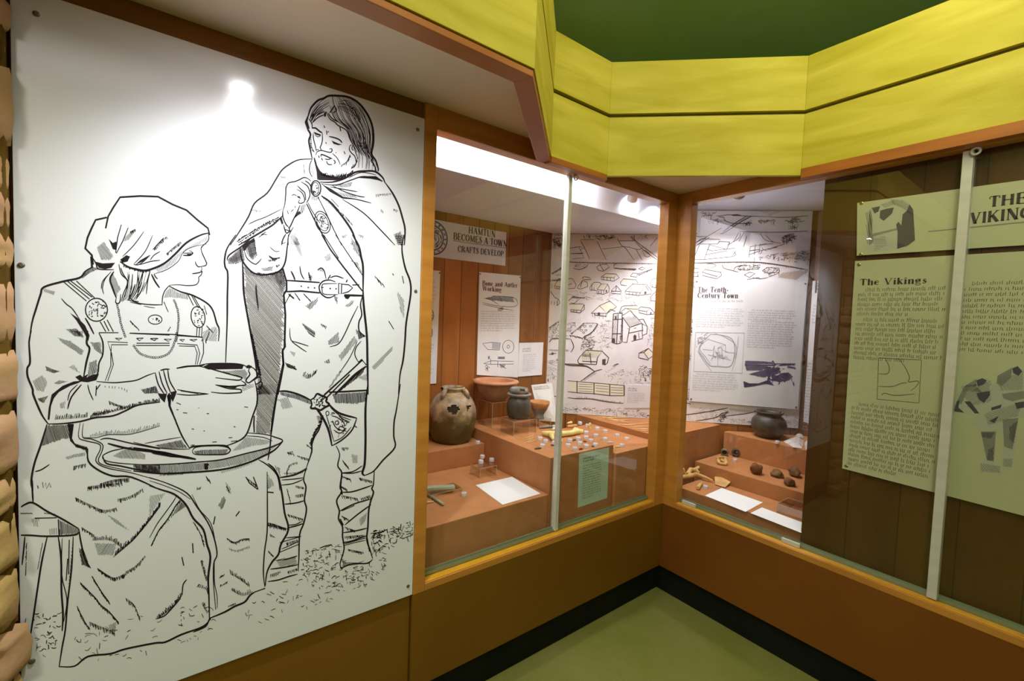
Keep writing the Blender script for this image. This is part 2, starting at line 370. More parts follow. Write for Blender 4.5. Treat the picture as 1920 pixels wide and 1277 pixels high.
G('S', .62, 'N.18,.84,.26,.62,.46,.42,.5,.2 t.18,.8,.22,.94,.34,1,.46,.92,.5,.74 t.12,.28,.16,.08,.3,0,.44,.04,.5,.2 t.5,.74,.5,.98 t.11,.02,.11,.28')
G('T', .76, 'T.38,0,.38,1 t.08,.78,.08,1,.68,1,.68,.78')
G('U', .86, 'T.17,.3,.17,1 B.17,.3,.22,.1,.34,.02 t.34,.02,.5,0,.64,.1,.69,.3 V.69,.3,.69,1')
G('V', .84, 'N.14,1,.42,0 V.42,0,.7,1 t.04,1,.26,1')
G('W', 1.16, 'N.12,1,.34,0 t.34,0,.56,1 N.56,1,.8,0 V.8,0,1.02,1 t.02,1,.22,1')
G('Y', .82, 'N.12,1,.4,.45 V.4,.45,.7,1 T.4,0,.4,.45 t.02,1,.22,1')
G('a', .56, 't.1,.5,.14,.64,.28,.68,.4,.58 B.4,.6,.4,.06 t.4,.04,.48,0,.54,.06 t.4,.4,.2,.34,.1,.2,.14,.04,.28,0,.4,.12 B.11,.24,.1,.12,.16,.05')
G('c', .5, 'B.16,.56,.09,.34,.16,.1 t.14,.6,.28,.68,.42,.6,.42,.48 t.14,.06,.28,0,.44,.12')
G('d', .6, 'B.16,.56,.09,.34,.16,.1 t.14,.6,.28,.68,.42,.58 t.14,.06,.28,0,.42,.1 B.43,0,.43,1 t.32,1,.43,1 t.43,0,.54,0')
G('e', .52, 'B.16,.56,.09,.34,.16,.1 t.14,.6,.28,.68,.4,.6,.43,.38,.12,.38 t.14,.06,.28,0,.44,.12')
G('g', .56, 'B.15,.6,.1,.46,.16,.32 t.15,.64,.26,.68,.36,.62 B.36,.62,.41,.46,.36,.32 t.16,.3,.26,.26,.36,.3 t.36,.64,.5,.7 t.16,.26,.1,.16,.2,.08,.4,.06,.5,-.06,.42,-.22,.24,-.26,.08,-.2,.08,-.06,.2,.04')
G('h', .62, 'B.14,0,.14,1 t.04,1,.14,1 t.04,0,.26,0 t.14,.52,.28,.68,.4,.66 B.4,.66,.46,.52,.46,0 t.36,0,.58,0')
G('i', .3, 'B.15,0,.15,.68 t.05,.68,.15,.68 t.03,0,.27,0 B.15,.86,.15,.98')
G('k', .6, 'B.14,0,.14,1 t.04,1,.14,1 t.04,0,.26,0 t.14,.28,.42,.66 t.34,.67,.54,.67 B.26,.42,.48,0 t.38,0,.58,0')
G('l', .3, 'B.15,0,.15,1 t.05,1,.15,1 t.03,0,.27,0')
G('n', .62, 'B.14,0,.14,.68 t.04,.68,.14,.68 t.04,0,.26,0 t.14,.52,.28,.68,.4,.66 B.4,.66,.46,.52,.46,0 t.36,0,.58,0')
G('m', .9, 'B.14,0,.14,.68 t.04,.68,.14,.68 t.04,0,.26,0 t.14,.52,.28,.68,.38,.64 B.38,.66,.43,.52,.43,0 t.33,0,.53,0 t.43,.52,.57,.68,.68,.64 B.68,.66,.73,.52,.73,0 t.63,0,.84,0')
G('o', .54, 'B.16,.56,.09,.34,.16,.1 t.15,.6,.27,.68,.39,.6 t.15,.07,.27,0,.39,.07 B.38,.56,.45,.34,.38,.1')
G('r', .48, 'B.14,0,.14,.68 t.04,.68,.14,.68 t.04,0,.26,0 t.14,.5,.26,.66,.38,.64 B.37,.62,.41,.58')
G('s', .44, 'B.12,.54,.2,.38,.32,.28,.34,.14 t.12,.56,.22,.68,.34,.58,.35,.5 t.09,.18,.12,.04,.22,0,.34,.12')
G('t', .38, 'B.17,.9,.17,.12 t.06,.67,.34,.67 t.17,.1,.24,0,.36,.08')
G('u', .62, 'B.14,.68,.14,.16 t.04,.68,.14,.68 t.14,.14,.22,0,.34,.04,.44,.16 B.45,.68,.45,0 t.35,.68,.45,.68 t.45,0,.56,0')
G('w', .8, 'N.1,.67,.26,0 t.26,0,.4,.67 N.4,.67,.56,0 t.56,0,.7,.67 t.02,.67,.2,.67 t.6,.67,.8,.67')
G('y', .58, 'N.12,.67,.3,.02 t.46,.67,.26,-.16,.12,-.26 t.02,.67,.22,.67 t.36,.67,.56,.67')
G('-', .36, 'B.06,.32,.3,.32')
G('?', .5, 't.1,.8,.2,1,.38,.96,.42,.74,.24,.5,.24,.3 B.24,.1,.24,0')
def text(mb, s, x, y, h, mp, width=None, heavy=.15, thin=.06, gap=.05, center=False):
    """x,y baseline start in board units, y grows downwards"""
    tot = sum((GL[c][0] if c in GL else .4)+gap for c in s)
    k = (width/(tot*h)) if width else 1
    if center: x -= tot*h*k/2
    for c in s:
        if c not in GL: x += (.36+gap)*h*k; continue
        w, st = GL[c]
        for t, q in st:
            P = [(x+q[i]*h*k, y-q[i+1]*h) for i in range(0, len(q), 2)]
            bw = heavy if t in 'TBN' else thin
            ribbon(mb, smooth(P, 2) if len(P) > 2 else P, bw*h*(k if t in 'TBN' and abs(P[0][0]-P[-1][0]) < .1*h else 1), mp, 1)
            if t in 'TV':
                for e in (0, -1):
                    px, py = P[e]; yy = q[1] if e == 0 else q[-1]
                    if yy in (0.0, 1.0): ribbon(mb, [(px-.13*h*k, py+(-.02 if yy == 0 else .02)*h), (px+.13*h*k, py+(-.02 if yy == 0 else .02)*h)], .055*h, mp, 1)
            if t == 'N' and q[-1] == 0.0 and c in 'AKR':
                px, py = P[-1]; ribbon(mb, [(px-.13*h*k, py-.02*h), (px+.12*h*k, py-.02*h)], .055*h, mp, 1)
        x += (w+gap)*h*k
def body(mb, x, y, w, n, lh, mp, rnd, h=.5, indent=True, last=.6):
    """n lines of small, unreadable running text"""
    for i in range(n):
        xx = x+(lh*1.2 if indent and i == 0 else 0); e = x+w*(last if i == n-1 else rnd.uniform(.9, 1)); yy = y+i*lh
        while xx < e:
            wl = rnd.randint(2, 8)
            for j in range(wl):
                hh = lh*h*(1.0 if rnd.random() < .75 else 1.45); sx = xx+j*lh*.28
                if sx > e: break
                ribbon(mb, [(sx, yy), (sx+lh*.03, yy-hh)], lh*.09, mp, 1)
                if rnd.random() < .6: 
                    q = yy-lh*h*(0 if rnd.random() < .5 else .9); ribbon(mb, [(sx, q), (sx+lh*.19, q)], lh*.08, mp, 1)
            xx += (wl+1.0)*lh*.28
def frame3(o, ux, uy):      # local board frame: metres right, metres down
    o = Vector(o); ux = Vector(ux).normalized(); uy = Vector(uy).normalized()
    return lambda x, y: o+ux*x+uy*y
# ================================================================ STRUCTURE
ZT, ZB, ZH = 2.145, .503, 2.225      # glass top, frame bottom, frame top
mb = MB(); mb.add([(-5,-5,0),(1.6,-5,0),(1.6,1.6,0),(-5,1.6,0),(-5,-5,-.05),(1.6,-5,-.05),(1.6,1.6,-.05),(-5,1.6,-.05)], [(0,1,2,3),(7,6,5,4)]); struct(mb.build('floor', M['floor']))
mb = MB(); mb.box((-5,-5,3.15),(1.6,1.6,3.2)); struct(mb.build('ceiling', M['green']))
mb = MB(); mb.box((-5,1.5,0),(1.6,1.6,3.15)); mb.box((1.5,-5,0),(1.6,1.5,3.15)); struct(mb.build('wall_outer', M['green']))
# brown laminate walls below and above the cases
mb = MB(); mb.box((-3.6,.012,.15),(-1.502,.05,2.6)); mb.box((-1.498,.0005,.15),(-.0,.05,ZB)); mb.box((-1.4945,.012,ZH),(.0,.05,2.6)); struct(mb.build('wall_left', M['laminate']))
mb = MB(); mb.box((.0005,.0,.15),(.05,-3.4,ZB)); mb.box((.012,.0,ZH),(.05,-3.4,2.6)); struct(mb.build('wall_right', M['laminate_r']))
mb = MB(); mb.box((-3.6,.03,0),(.08,.05,.15)); struct(mb.build('baseboard_left', M['black']))
mb = MB(); mb.box((.03,.03,0),(.05,-3.4,.15)); struct(mb.build('baseboard_right', M['black']))
# rubble stone wall at the left edge
mb = MB(); mb.box((-3.6,-.03,0),(-2.458,.0119,3.1)); mb.mi = 0
sy = 0.0; stn = MB(); rr = random.Random(3)
z = 0.02; row = 0
while z < 2.9:
    h = rr.uniform(.07, .19); xr = -2.448+.015*(z < .75)+rr.uniform(-.007, .005)
    while xr > -3.4:
        w = rr.uniform(.12, .26); seedv = rr.random()*50; cx, cz = xr-w/2, z+h/2
        nx, nz = 10, 8; vs = []; tilt = rr.uniform(-.09, .09)
        for j in range(nz+1):
            for i in range(nx+1):
                u, v = i/nx*2-1, j/nz*2-1
                k = 1-.07*abs(u*v)**2+.06*noise.noise(Vector((u*1.3+seedv, v*1.3, 5)))
                e = max(abs(u), abs(v))
                d = .030*(1-e**14)+.045*abs(noise.noise(Vector((u*1.1+seedv, v*1.1, 0))))
                if e > .99: d = -.025
                vs.append((cx+u*w*.485*k, -.035-d, cz+v*h*.49*k+u*w*tilt*.5+.008*noise.noise(Vector((u*2+seedv, 3, v)))))
        stn.add(vs, [(j*(nx+1)+i, j*(nx+1)+i+1, (j+1)*(nx+1)+i+1, (j+1)*(nx+1)+i) for j in range(nz) for i in range(nx)])
        xr -= w
    z += h
mb.m = [1]*len(mb.f); n0 = len(mb.v); mb.v += stn.v; mb.f += [tuple(n0+i for i in f) for f in stn.f]; mb.m += [0]*len(stn.f)
o = struct(mb.build('wall_stone', [M['stone'], M['mortar']], smooth=True))
# soffit over the drawn panel and over the case corner
mb = MB(); mb.prism([(-3.6,.011),(-.96,.011),(-.96,-.03),(-1.42,-.465),(-3.6,-.465)], 2.2225, 2.25); struct(mb.build('trim_1', M['soffit']))
mb = MB(); mb.prism([(0,0),(0,-.60),(-.04,-.56),(-.57,-.03),(-.60,0)], 2.205, 2.22); struct(mb.build('trim_2', M['soffit']))
# yellow boarded fascia: path seen from above, boards with a gap
FP = [(-3.6,-.475),(-1.412,-.475),(-.955,-.035),(-.618,-.035),(-.032,-.605),(-.032,-3.4)]
def offs(path, d):     # offset to the back (towards the walls)
    out = []
    for i, p in enumerate(path):
        ds = []
        for a, b in ((i-1, i), (i, i+1)):
            if a < 0 or b >= len(path): continue
            q = Vector((path[b][0]-path[a][0], path[b][1]-path[a][1])).normalized(); ds.append(Vector((-q.y, q.x)))
        n = ds[0] if len(ds) == 1 else (ds[0]+ds[1]).normalized(); k = d/n.dot(ds[0])
        out.append((p[0]+n.x*k, p[1]+n.y*k))
    return out
def wallstrip(mb, path, d0, d1, z0, z1, i):
    a, b = offs(path, d0), offs(path, d1)
    mb.prism([a[i], a[i+1], b[i+1], b[i]], z0, z1)
for i in range(5):
    mb = MB(); z0 = (2.166, 2.166, 2.166, 2.160, 2.188)[i]
    wallstrip(mb, FP, 0, .02, z0, 2.418, i); wallstrip(mb, FP, 0, .02, 2.434, 2.66, i)
    mb.mi = 1; wallstrip(mb, FP, .022, .03, z0+.01, 2.65, i)
    struct(mb.build('trim_%d' % (3+i), [M['yellow'], M['yellow_edge']], bevel=.0015))
mb = MB()
for i, (z0, z1) in ((0, (2.146, 2.163)), (1, (2.146, 2.163))): wallstrip(mb, FP, .004, .060, z0, z1, i)
for i in (0, 1): wallstrip(mb, FP, .046, .060, 2.163, 2.222, i)
wallstrip(mb, FP, -.004, .03, 2.140, 2.165, 2); wallstrip(mb, FP, -.006, .031, 2.146, 2.187, 4)
struct(mb.build('trim_8', M['trimwood'], bevel=.0015))
# ================================================================ DISPLAY CASES
caseA = thing('display_case', 'left built-in display case with timber frame, white metal joint strip and pots inside', 'display case', (-.75,0,.5))
caseB = thing('display_case', 'right built-in display case with timber frame around antler, stones and cream boards', 'display case', (0,-.9,.5))
mb = MB(); mb.box((-1.497,-.0005,ZB),(-1.45,.058,ZH)); mb.box((-.082,-.0005,ZB),(-.0002,.058,ZH)); mb.box((-1.45,0,ZT),(-.082,.058,ZH)); mb.box((-1.45,0,ZB),(-.082,.012,.532))
mb.build('frame', M['frame'], caseA, bevel=.003)
mb = MB(); mb.box((-1.45,.012,ZB+.002),(-.082,.05,.531)); mb.box((-1.45,.004,.5315),(-.082,.034,.536)); mb.build('sill', M['sill'], caseA, bevel=.002)
mb = MB(); mb.box((0,-.082,ZB),(.058,.058,ZH)); mb.box((0,-.082,ZT),(.058,-3.4,ZH)); mb.box((0,-.082,ZB),(.012,-3.4,.532))
mb.build('frame', M['frame'], caseB, bevel=.003)
mb = MB(); mb.box((.012,-.082,ZB+.002),(.05,-3.4,.531)); mb.box((.004,-.082,.5315),(.034,-3.4,.536)); mb.build('sill', M['sill'], caseB, bevel=.002)
# tracks
mb = MB(); mb.box((-1.45,.036,.532),(-.082,.062,.548)); mb.box((-1.45,.044,.548),(-.082,.050,.556)); mb.build('glass_track', M['track'], caseA)
mb = MB(); mb.box((.036,-.082,.532),(.062,-3.4,.548)); mb.box((.044,-.082,.548),(.050,-3.4,.556)); mb.build('glass_track', M['track'], caseB)
def pane(a, b, par):
    m_ = MB(); m_.add([a, (b[0],b[1],a[2]), b, (a[0],a[1],b[2])], [(0,1,2,3)]); return m_.build('glass_pane', M['glass'], par)
pane((-1.45,.046,.556),(-.773,.046,ZT+.01), caseA); pane((-.773,.052,.556),(-.082,.052,ZT+.01), caseA)
pane((.046,-.082,.556),(.046,-1.104,ZT+.01), caseB); pane((.052,-1.104,.556),(.052,-3.4,ZT+.01), caseB)
# glass joint strips with their little top clip
mb = MB(); mb.box((-.789,.028,.54),(-.768,.056,ZT-.004)); mb.build('joint_strip', M['strip'], caseA, bevel=.002)
mb = MB(); mb.box((.020,-1.094,.54),(.056,-1.122,ZT-.004)); mb.build('joint_strip', M['strip'], caseB, bevel=.002)
for par, c, ax in ((caseA, (-.762,.016,ZT-.012), 0), (caseB, (.010,-1.128,ZT-.014), 1)):
    mb = MB(); R_ = .011; pts = []
    for k in range(17):
        a = k*math.pi/8; pts.append((c[0]+(R_*math.cos(a) if ax == 0 else 0), c[1]+(R_*math.cos(a) if ax == 1 else 0), c[2]+R_*math.sin(a)))
    mb.tube(pts, .004, 8, False); mb.build('ring_catch', M['strip'], par, smooth=True)
# inside shell
mb = MB(); mb.box((-1.56,.905,.45),(-.09,.93,2.32)); struct(mb.build('wall_case_back', M['pine_a']))
mb = MB(); mb.box((-1.585,.09,.45),(-1.56,.905,2.32)); struct(mb.build('wall_case_end', M['pine_b']))
mb = MB(); mb.box((1.105,-.265,.45),(1.13,-.76,2.32)); struct(mb.build('wall_case_side', M['pine_b']))
mb = MB(); mb.prism([(-.085,.9049),(1.1049,-.285),(1.13,-.265),(-.06,.93)], .45, 2.32)
struct(mb.build('wall_case_corner', M['pine_b']))
mb = MB(); mb.prism([(-1.56,.0905),(.0,.0905),(.0905,.0),(.0905,-.74),(1.105,-.74),(1.105,-.27),(-.085,.905),(-1.56,.905)], 2.262, 2.29); struct(mb.build('ceiling_case', M['case_white']))
mb = MB(); mb.prism([(-1.56,.228),(.50,.228),(.50,.31),(-.09,.903),(-1.56,.903)], 2.100, 2.26); struct(mb.build('ceiling_lowered', M['case_white'], bevel=.003))
mb = MB(); mb.prism([(-1.56,.051),(.03,.051),(.09,.09),(.09,-.7),(1.10,-.7),(1.10,-.28),(-.1,.9),(-1.56,.9)], .47, .498); struct(mb.build('floor_case', M['plinth']))
# fluorescent tube behind the top rail
mb = MB(); mb.tube([(-1.42,.125,2.215),(-.50,.125,2.215)], .013, 12)
ft = thing('fluorescent_light', 'white fluorescent tube light hidden behind the top rail of the left case', 'lamp', (-.96,.125,2.24)); mb.build('light_tube', M['lampglass'], ft, smooth=True)
mb = MB(); mb.box((-1.46,.10,2.235),(-.46,.15,2.261)); mb.box((-1.445,.112,2.2),(-1.42,.138,2.235)); mb.box((-.50,.112,2.2),(-.475,.138,2.235)); mb.build('batten', M['lampbody'], ft)
# two little canister lamps on the case ceiling
def canister(c, tgt, label):
    c = Vector(c); par = thing('spotlight', label, 'lamp', (c.x, c.y, 2.262)); d = (Vector(tgt)-c).normalized(); m_ = MB()
    m_.tube([c, c+d*.02, c+d*.075, c+d*.078], [.018,.026,.030,.030], 16); o_ = m_.build('lamp_canister', M['lampbody'], par, smooth=True)
    m_ = MB(); m_.tube([c+d*.0782, c+d*.080], [.024,.024], 16); m_.build('lamp_face', M['lampglass'], o_)
    m_ = MB(); m_.tube([(c.x, c.y, 2.262), c+d*.01], .006, 8); m_.build('lamp_stem', M['lampbody'], o_)
pa = at('y', .15, 1190, 352); pb = at('x', .14, 1388, 352)
canister((pa.x, .15, 2.235), (pa.x+.25, .45, 1.9), 'white canister spotlight at the top right inside the left case'); canister((.14, pb.y, 2.235), (.55, pb.y+.25, 1.9), 'white canister spotlight above the village picture in the right case')
# wood partition carrying the cream boards (right case)
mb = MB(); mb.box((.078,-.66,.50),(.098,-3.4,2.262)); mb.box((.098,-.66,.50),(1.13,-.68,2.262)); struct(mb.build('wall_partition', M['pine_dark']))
# ---------------------------------------------------------------- plinths
def plinth(boxes, label):
    m_ = MB()
    for a, b in boxes: m_.box(a, b)
    xs = [p[0] for q in boxes for p in q]; ys = [p[1] for q in boxes for p in q]
    o = m_.build('display_plinth', M['plinth'], None, bevel=.003)
    return tag(o, label, 'plinth')
plinth([((-1.555,.08,.499),(-.788,.617,.695))], 'low terracotta-coloured plinth at the left with the white card and small acrylic stand')
plinth([((-1.555,.62,.499),(-.788,.90,.803))], 'middle-height terracotta plinth under the big holed jar')
plinth([((-.785,.08,.499),(-.342,.90,.865))], 'tall terracotta plinth behind the pale green label, covered in numbered blocks')
plinth([((-.339,.063,.499),(.057,.60,.822))], 'terracotta plinth right of the tall block, with bone slips near its edge')
m_ = MB(); m_.prism([(.060,.061),(.70,.061),(.70,.118),(.062,.748),(.060,.748)], .499, .855)
tag(m_.build('display_plinth', M['plinth'], None, bevel=.003), 'corner plinth below the village picture with loose bone pins on top', 'plinth')
plinth([((.10,-.656,.499),(.379,-.03,.589))], 'lowest front plinth of the right case with the antler and two white cards')
plinth([((.382,-.656,.499),(.711,.040,.670))], 'middle step plinth of the right case with brown stones on it')
m_ = MB(); m_.prism([(.714,.040),(.76,.040),(1.095,-.29),(1.095,-.656),(.714,-.656)], .499, .812)
tag(m_.build('display_plinth', M['plinth'], None, bevel=.003), 'upper step plinth of the right case under the dark round pot', 'plinth')
# ================================================================ PANELS AND BOARDS
def screws(par, pts, nrm, r=.006, m='screw', h=.003):
    n = Vector(nrm).normalized()
    for p in pts:
        p = Vector(p); s_ = MB(); s_.tube([p, p+n*h*.6, p+n*h], [r, r*.95, r*.6], 10); s_.build('screw', M[m], par, smooth=False)
PX0, PX1, PZ0, PZ1 = -2.452, -1.4985, .508, 2.166
mb = MB(); mb.box((PX0, 0, PZ0),(PX1, .0118, PZ1)); panel = mb.build('illustrated_panel', M['white'], None, bevel=.0008)
tag(panel, 'large white panel with ink drawing of seated woman and cloaked bearded man', 'wall panel')
screws(panel, [at('y', 0, *q) for q in ((40,497),(779,546),(783,243),(765,1099),(68,26),(60,1240))], (0,-1,0))
# fixed layers: village picture
D0 = .812
mq = [atd(D0, *q) for q in ((1027,434),(1524,392),(1500,806),(1020,768))]
e0 = Vector((-.098, D0+.098, 0)); e1 = Vector((mq[2].x, mq[2].y, 0)); zb = .857; 
mb = MB(); nD = Vector((-1,-1,0)); zl, zr = 2.098, 2.258
jx = .506
def DP(x, z): return Vector((x, D0-x, z))
mb.slab([DP(-.095,zb), DP(1.075,zb), DP(1.075,zr), DP(jx,zr), DP(jx,zl), DP(-.095,zl)], nD, .006)
mural = tag(mb.build('village_picture', M['mural']), 'large picture of a Saxon village with church, set diagonally across the case corner', 'picture')
def board(name, label, cat, mp, quad, nrm, t=.004, m='board', scr=None, sm='screw', r=.005):
    q = [mp(*p) for p in quad]; mb_ = MB(); mb_.slab(q, nrm, t); o = mb_.build(name, M[m]); tag(o, label, cat)
    if scr:
        c = sum((v for v in q), Vector())/len(q)
        screws(o, [q[i]+(c-q[i])*.035 for i in scr], nrm, r, sm)
    return o
nA, nB = (0,-1,0), (-1,0,0)
signH = board('title_sign', 'white title sign with blue coin picture reading HAMTUN BECOMES A TOWN', 'sign', lambda x, z: Vector((x,.898,z)), [(-1.26,2.048),(-.488,2.048),(-.488,1.838),(-1.26,1.838)], nA)
bBone = board('text_board', 'tall white board headed Bone and Antler Working', 'text board', MY(.898), [(899,510),(976.5,517),(971,708),(894,703)], nA, scr=(0,1))
bLeft = board('text_board', 'white board with blue coin drawings at the left edge of the case', 'text board', lambda x, z: Vector((x,.898,z)), [(-1.26,1.762),(-.949,1.762),(-.955,1.11),(-1.26,1.11)], nA, scr=(1,))
bNote = board('text_board', 'small square white note right of the bone and antler board', 'text board', MY(.90-.004), [(974,643),(1019,642),(1016,703),(971,706.5)], nA)
bTown = board('text_board', 'large white board headed The Tenth-Century Town, pinned over the village picture', 'text board', MD(.790), [(1303,524),(1514,528),(1496,768),(1292,752)], nD, scr=(0,1,2,3), r=.006)
bHow = board('text_board', 'narrow strip of white board seen beside the dark partition', 'text board', MX(1.10), [(1521,527),(1560,524),(1552,805),(1504,790)], nB, scr=(3,))
bSmall = board('text_board', 'small white note on the village picture near the frame post', 'text board', MD(.806), [(1172,721),(1226,722),(1224,765),(1171,765)], nD)
vSign = board('title_sign', 'cream title sign with carved stone photograph reading THE VIKINGS', 'sign', lambda y, z: Vector((.062,y,z)), [(-.786,2.028),(-1.62,2.014),(-1.62,1.800),(-.797,1.812)], nB, m='vboard', scr=(0,3), sm='brass', r=.007)
vBody = board('text_board', 'large cream board headed The Vikings with map and warrior picture', 'text board', lambda y, z: Vector((.062,y,z)), [(-.793,1.790),(-1.62,1.782),(-1.62,.905),(-.800,.925)], nB, m='vboard', scr=(0,3), sm='brass', r=.007)
for b_ in (vSign, vBody):
    for yy in (-.9, -1.5):
        s_ = MB(); zz = 1.9 if b_ is vSign else 1.3
        s_.box((.066,yy-.01,zz-.01),(.078,yy+.01,zz+.01)); s_.build('spacer', M['screw'], b_)
bMint = board('label_card', 'pale green label hanging on the front of the tall plinth', 'label', MY(.0775), [(1086.5,852),(1142,839.5),(1138.5,934),(1083.5,952)], nA, t=.0015, m='mint')
# leaning card by the small bowl
p0 = at('z', .867, 1012, 789); p1 = at('z', .867, 1045, 791); pt = at('y', p1.y+.06, 1035, 718); ptl = at('y', p0.y+.06, 996, 722)
mb = MB(); mb.slab([p0, p1, pt, ptl], (p1-p0).cross(pt-p0)*-1, .002)
bLean = tag(mb.build('label_card', M['card']), 'white card leaning behind the small orange-rimmed bowl', 'label')
# ================================================================ OBJECTS IN THE CASES
def blob(name, label, cat, c, r, m, seed=0, rough=.25, freq=1.6, flat=.0, rot=0, group=None, sub=3):
    bm = bmesh.new(); bmesh.ops.create_icosphere(bm, subdivisions=sub, radius=1)
    for v in bm.verts:
        n = noise.noise(v.co*freq+Vector((seed*7.3, seed*3.1, 0))); n2 = noise.noise(v.co*freq*3+Vector((seed, 0, 9)))
        v.co *= 1+rough*n*1.4+rough*.4*n2
        v.co.x *= r[0]; v.co.y *= r[1]; v.co.z *= r[2]
    zmin = min(v.co.z for v in bm.verts); cut = zmin*.7
    for v in bm.verts:
        if v.co.z < cut: v.co.z = cut
    bmesh.ops.rotate(bm, verts=bm.verts, cent=(0,0,0), matrix=Matrix.Rotation(rot, 3, 'Z'))
    bmesh.ops.translate(bm, verts=bm.verts, vec=(c[0], c[1], c[2]-cut+.0005))
    me = bpy.data.meshes.new(name); bm.to_mesh(me); bm.free(); me.materials.append(M[m])
    for p in me.polygons: p.use_smooth = True
    o = bpy.data.objects.new(name, me); COL.objects.link(o); return tag(o, label, cat, group)
# big holed jar
c = Vector((at('y', .765, 848, 780).x, .765, .804))
prof0 = [(.0,0),(.090,0),(.106,.010),(.120,.04),(.130,.08),(.134,.125),(.133,.165),(.124,.205),(.105,.240),(.082,.262),(.066,.272),(.060,.280),(.066,.292),(.068,.300),(.061,.304),(.054,.292),(.050,.276)]
prof = smooth(prof0, 4); NS = 128
def hole(i, k):
    a = k*360/NS; z_ = prof[i][1]; r_ = prof[i][0]
    if r_ > .068 and z_ > .1:
        n_ = noise.noise(Vector((a*.16, z_*60, 1)))*5
        if abs(a-242+n_)*.55+abs(z_-.198)*330*(1 if z_ > .198 else .8) < 9.5+n_*.5 and z_ < .215: return True
        if 0 < (a-276) < (z_-.183)*620+n_*.6+3 and .183 < z_ < .209: return True
    return i >= len(prof)-22 and 165 < a+noise.noise(Vector((a*.05, z_*80, 3)))*14 < 205
jar = thing('ceramic_jar', 'big round glazed jar with two broken holes and a chipped neck', 'jar', c)
mb = MB(); mb.lathe(prof, c, NS, hole, .05, 2); mb.build('jar_body', M['jar'], jar, smooth=True)
mb = MB(); mb.lathe([(r_*.93, z_+.004) for r_, z_ in prof0[1:10]], c, 48, None, .05, 2); mb.build('jar_lining', M['inside'], jar, smooth=True)
for a in (205, 300):
    aa = math.radians(a)
    mb = MB(); mb.tube([(c.x+.060*math.cos(aa), c.y+.060*math.sin(aa), c.z+.292),(c.x+.076*math.cos(aa), c.y+.076*math.sin(aa), c.z+.290),(c.x+.090*math.cos(aa), c.y+.090*math.sin(aa), c.z+.272),(c.x+.101*math.cos(aa), c.y+.101*math.sin(aa), c.z+.246)], [.009,.013,.014,.008], 9)
    mb.build('handle_stub', M['jar'], jar, smooth=True)
def acrylic_table(p, w, d, h, label, rot=0):
    x, y, z = p; t = thing('acrylic_stand', label, 'stand', (x, y, z)); th = .003
    m_ = MB(); m_.box((x-w/2, y-d/2, z+h-th), (x+w/2, y+d/2, z+h)); a = m_.build('stand_top', M['acrylic'], t)
    for s_ in (-1, 1):
        m_ = MB(); m_.box((x+s_*w/2-(th if s_ > 0 else 0), y-d/2, z+.0005), (x+s_*w/2+(0 if s_ > 0 else th), y+d/2, z+h-th)); m_.build('stand_side', M['acrylic'], t)
    m_ = MB()
    for s_ in (-1, 1): m_.box((x+s_*w/2-.0012, y-d/2-.0012, z+.0005), (x+s_*w/2+.0012, y-d/2+.0008, z+h))
    m_.box((x-w/2, y-d/2-.0012, z+h-.0022), (x+w/2, y-d/2+.0008, z+h)); m_.box((x-w/2-.001, y-d/2, z+h-.0022), (x-w/2+.001, y+d/2, z+h)); m_.build('polished_edge', M['acrylic_edge'], t)
    return t
# wide bowl on its stand
q = at('z', .866, 912, 792)
bx = at('y', .755, 929, 712)
acrylic_table((bx.x, .745, .8655), .15, .15, .148, 'tall clear acrylic stand under the wide pinkish bowl')
c = Vector((bx.x, .752, .8655+.1485))
bowl = thing('ceramic_bowl', 'wide pinkish flat-rimmed bowl raised on a clear stand', 'bowl', c)
mb = MB(); mb.lathe([(0,0),(.062,0),(.070,.008),(.098,.045),(.112,.082),(.116,.100)], c, 48, None, .02, 4); mb.build('bowl_wall', M['bowl_low'], bowl, smooth=True)
mb = MB(); mb.lathe([(.116,.099),(.132,.102),(.140,.108),(.137,.116),(.120,.121),(.104,.117),(.102,.108),(.098,.09)], c, 48, None, .015, 4); mb.build('bowl_rim', M['bowl'], bowl, smooth=True)
mb = MB(); mb.lathe([(.0,.089),(.05,.090),(.099,.088)], c, 40, None, .02, 5); mb.build('bowl_inside', M['sand'], bowl, smooth=True)
# black jar with tilted rim
bx = at('y', .54, 972, 752)
acrylic_table((bx.x+.0, .53, .8655), .16, .12, .080, 'low clear acrylic stand under the black jar')
c = Vector((bx.x, .535, .8655+.0805))
jr = thing('ceramic_jar', 'black jar with wide broken grey rim standing left of the small bowl', 'jar', c)
mb = MB(); mb.lathe([(0,0),(.052,0),(.062,.012),(.069,.05),(.068,.085),(.060,.108),(.050,.116),(.052,.122)], c, 40, None, .03, 7); mb.build('jar_body', M['blackpot'], jr, smooth=True)
mb = MB(); mb.lathe([(.052,.121),(.062,.126),(.070,.134),(.067,.140),(.055,.140),(.048,.130)], c, 40, lambda i, k: 0 < k < 9, .03, 7); mb.build('jar_rim', M['greypot'], jr, smooth=True)
cc = c+Vector((.018,.025,.132)); mb = MB(); mb.lathe([(.044,0),(.052,.008),(.055,.020),(.050,.032),(.044,.034),(.042,.02)], cc, 32, lambda i, k: 20 < k < 24, .05, 8); mb.build('neck_fragment', M['greypot'], jr, smooth=True)
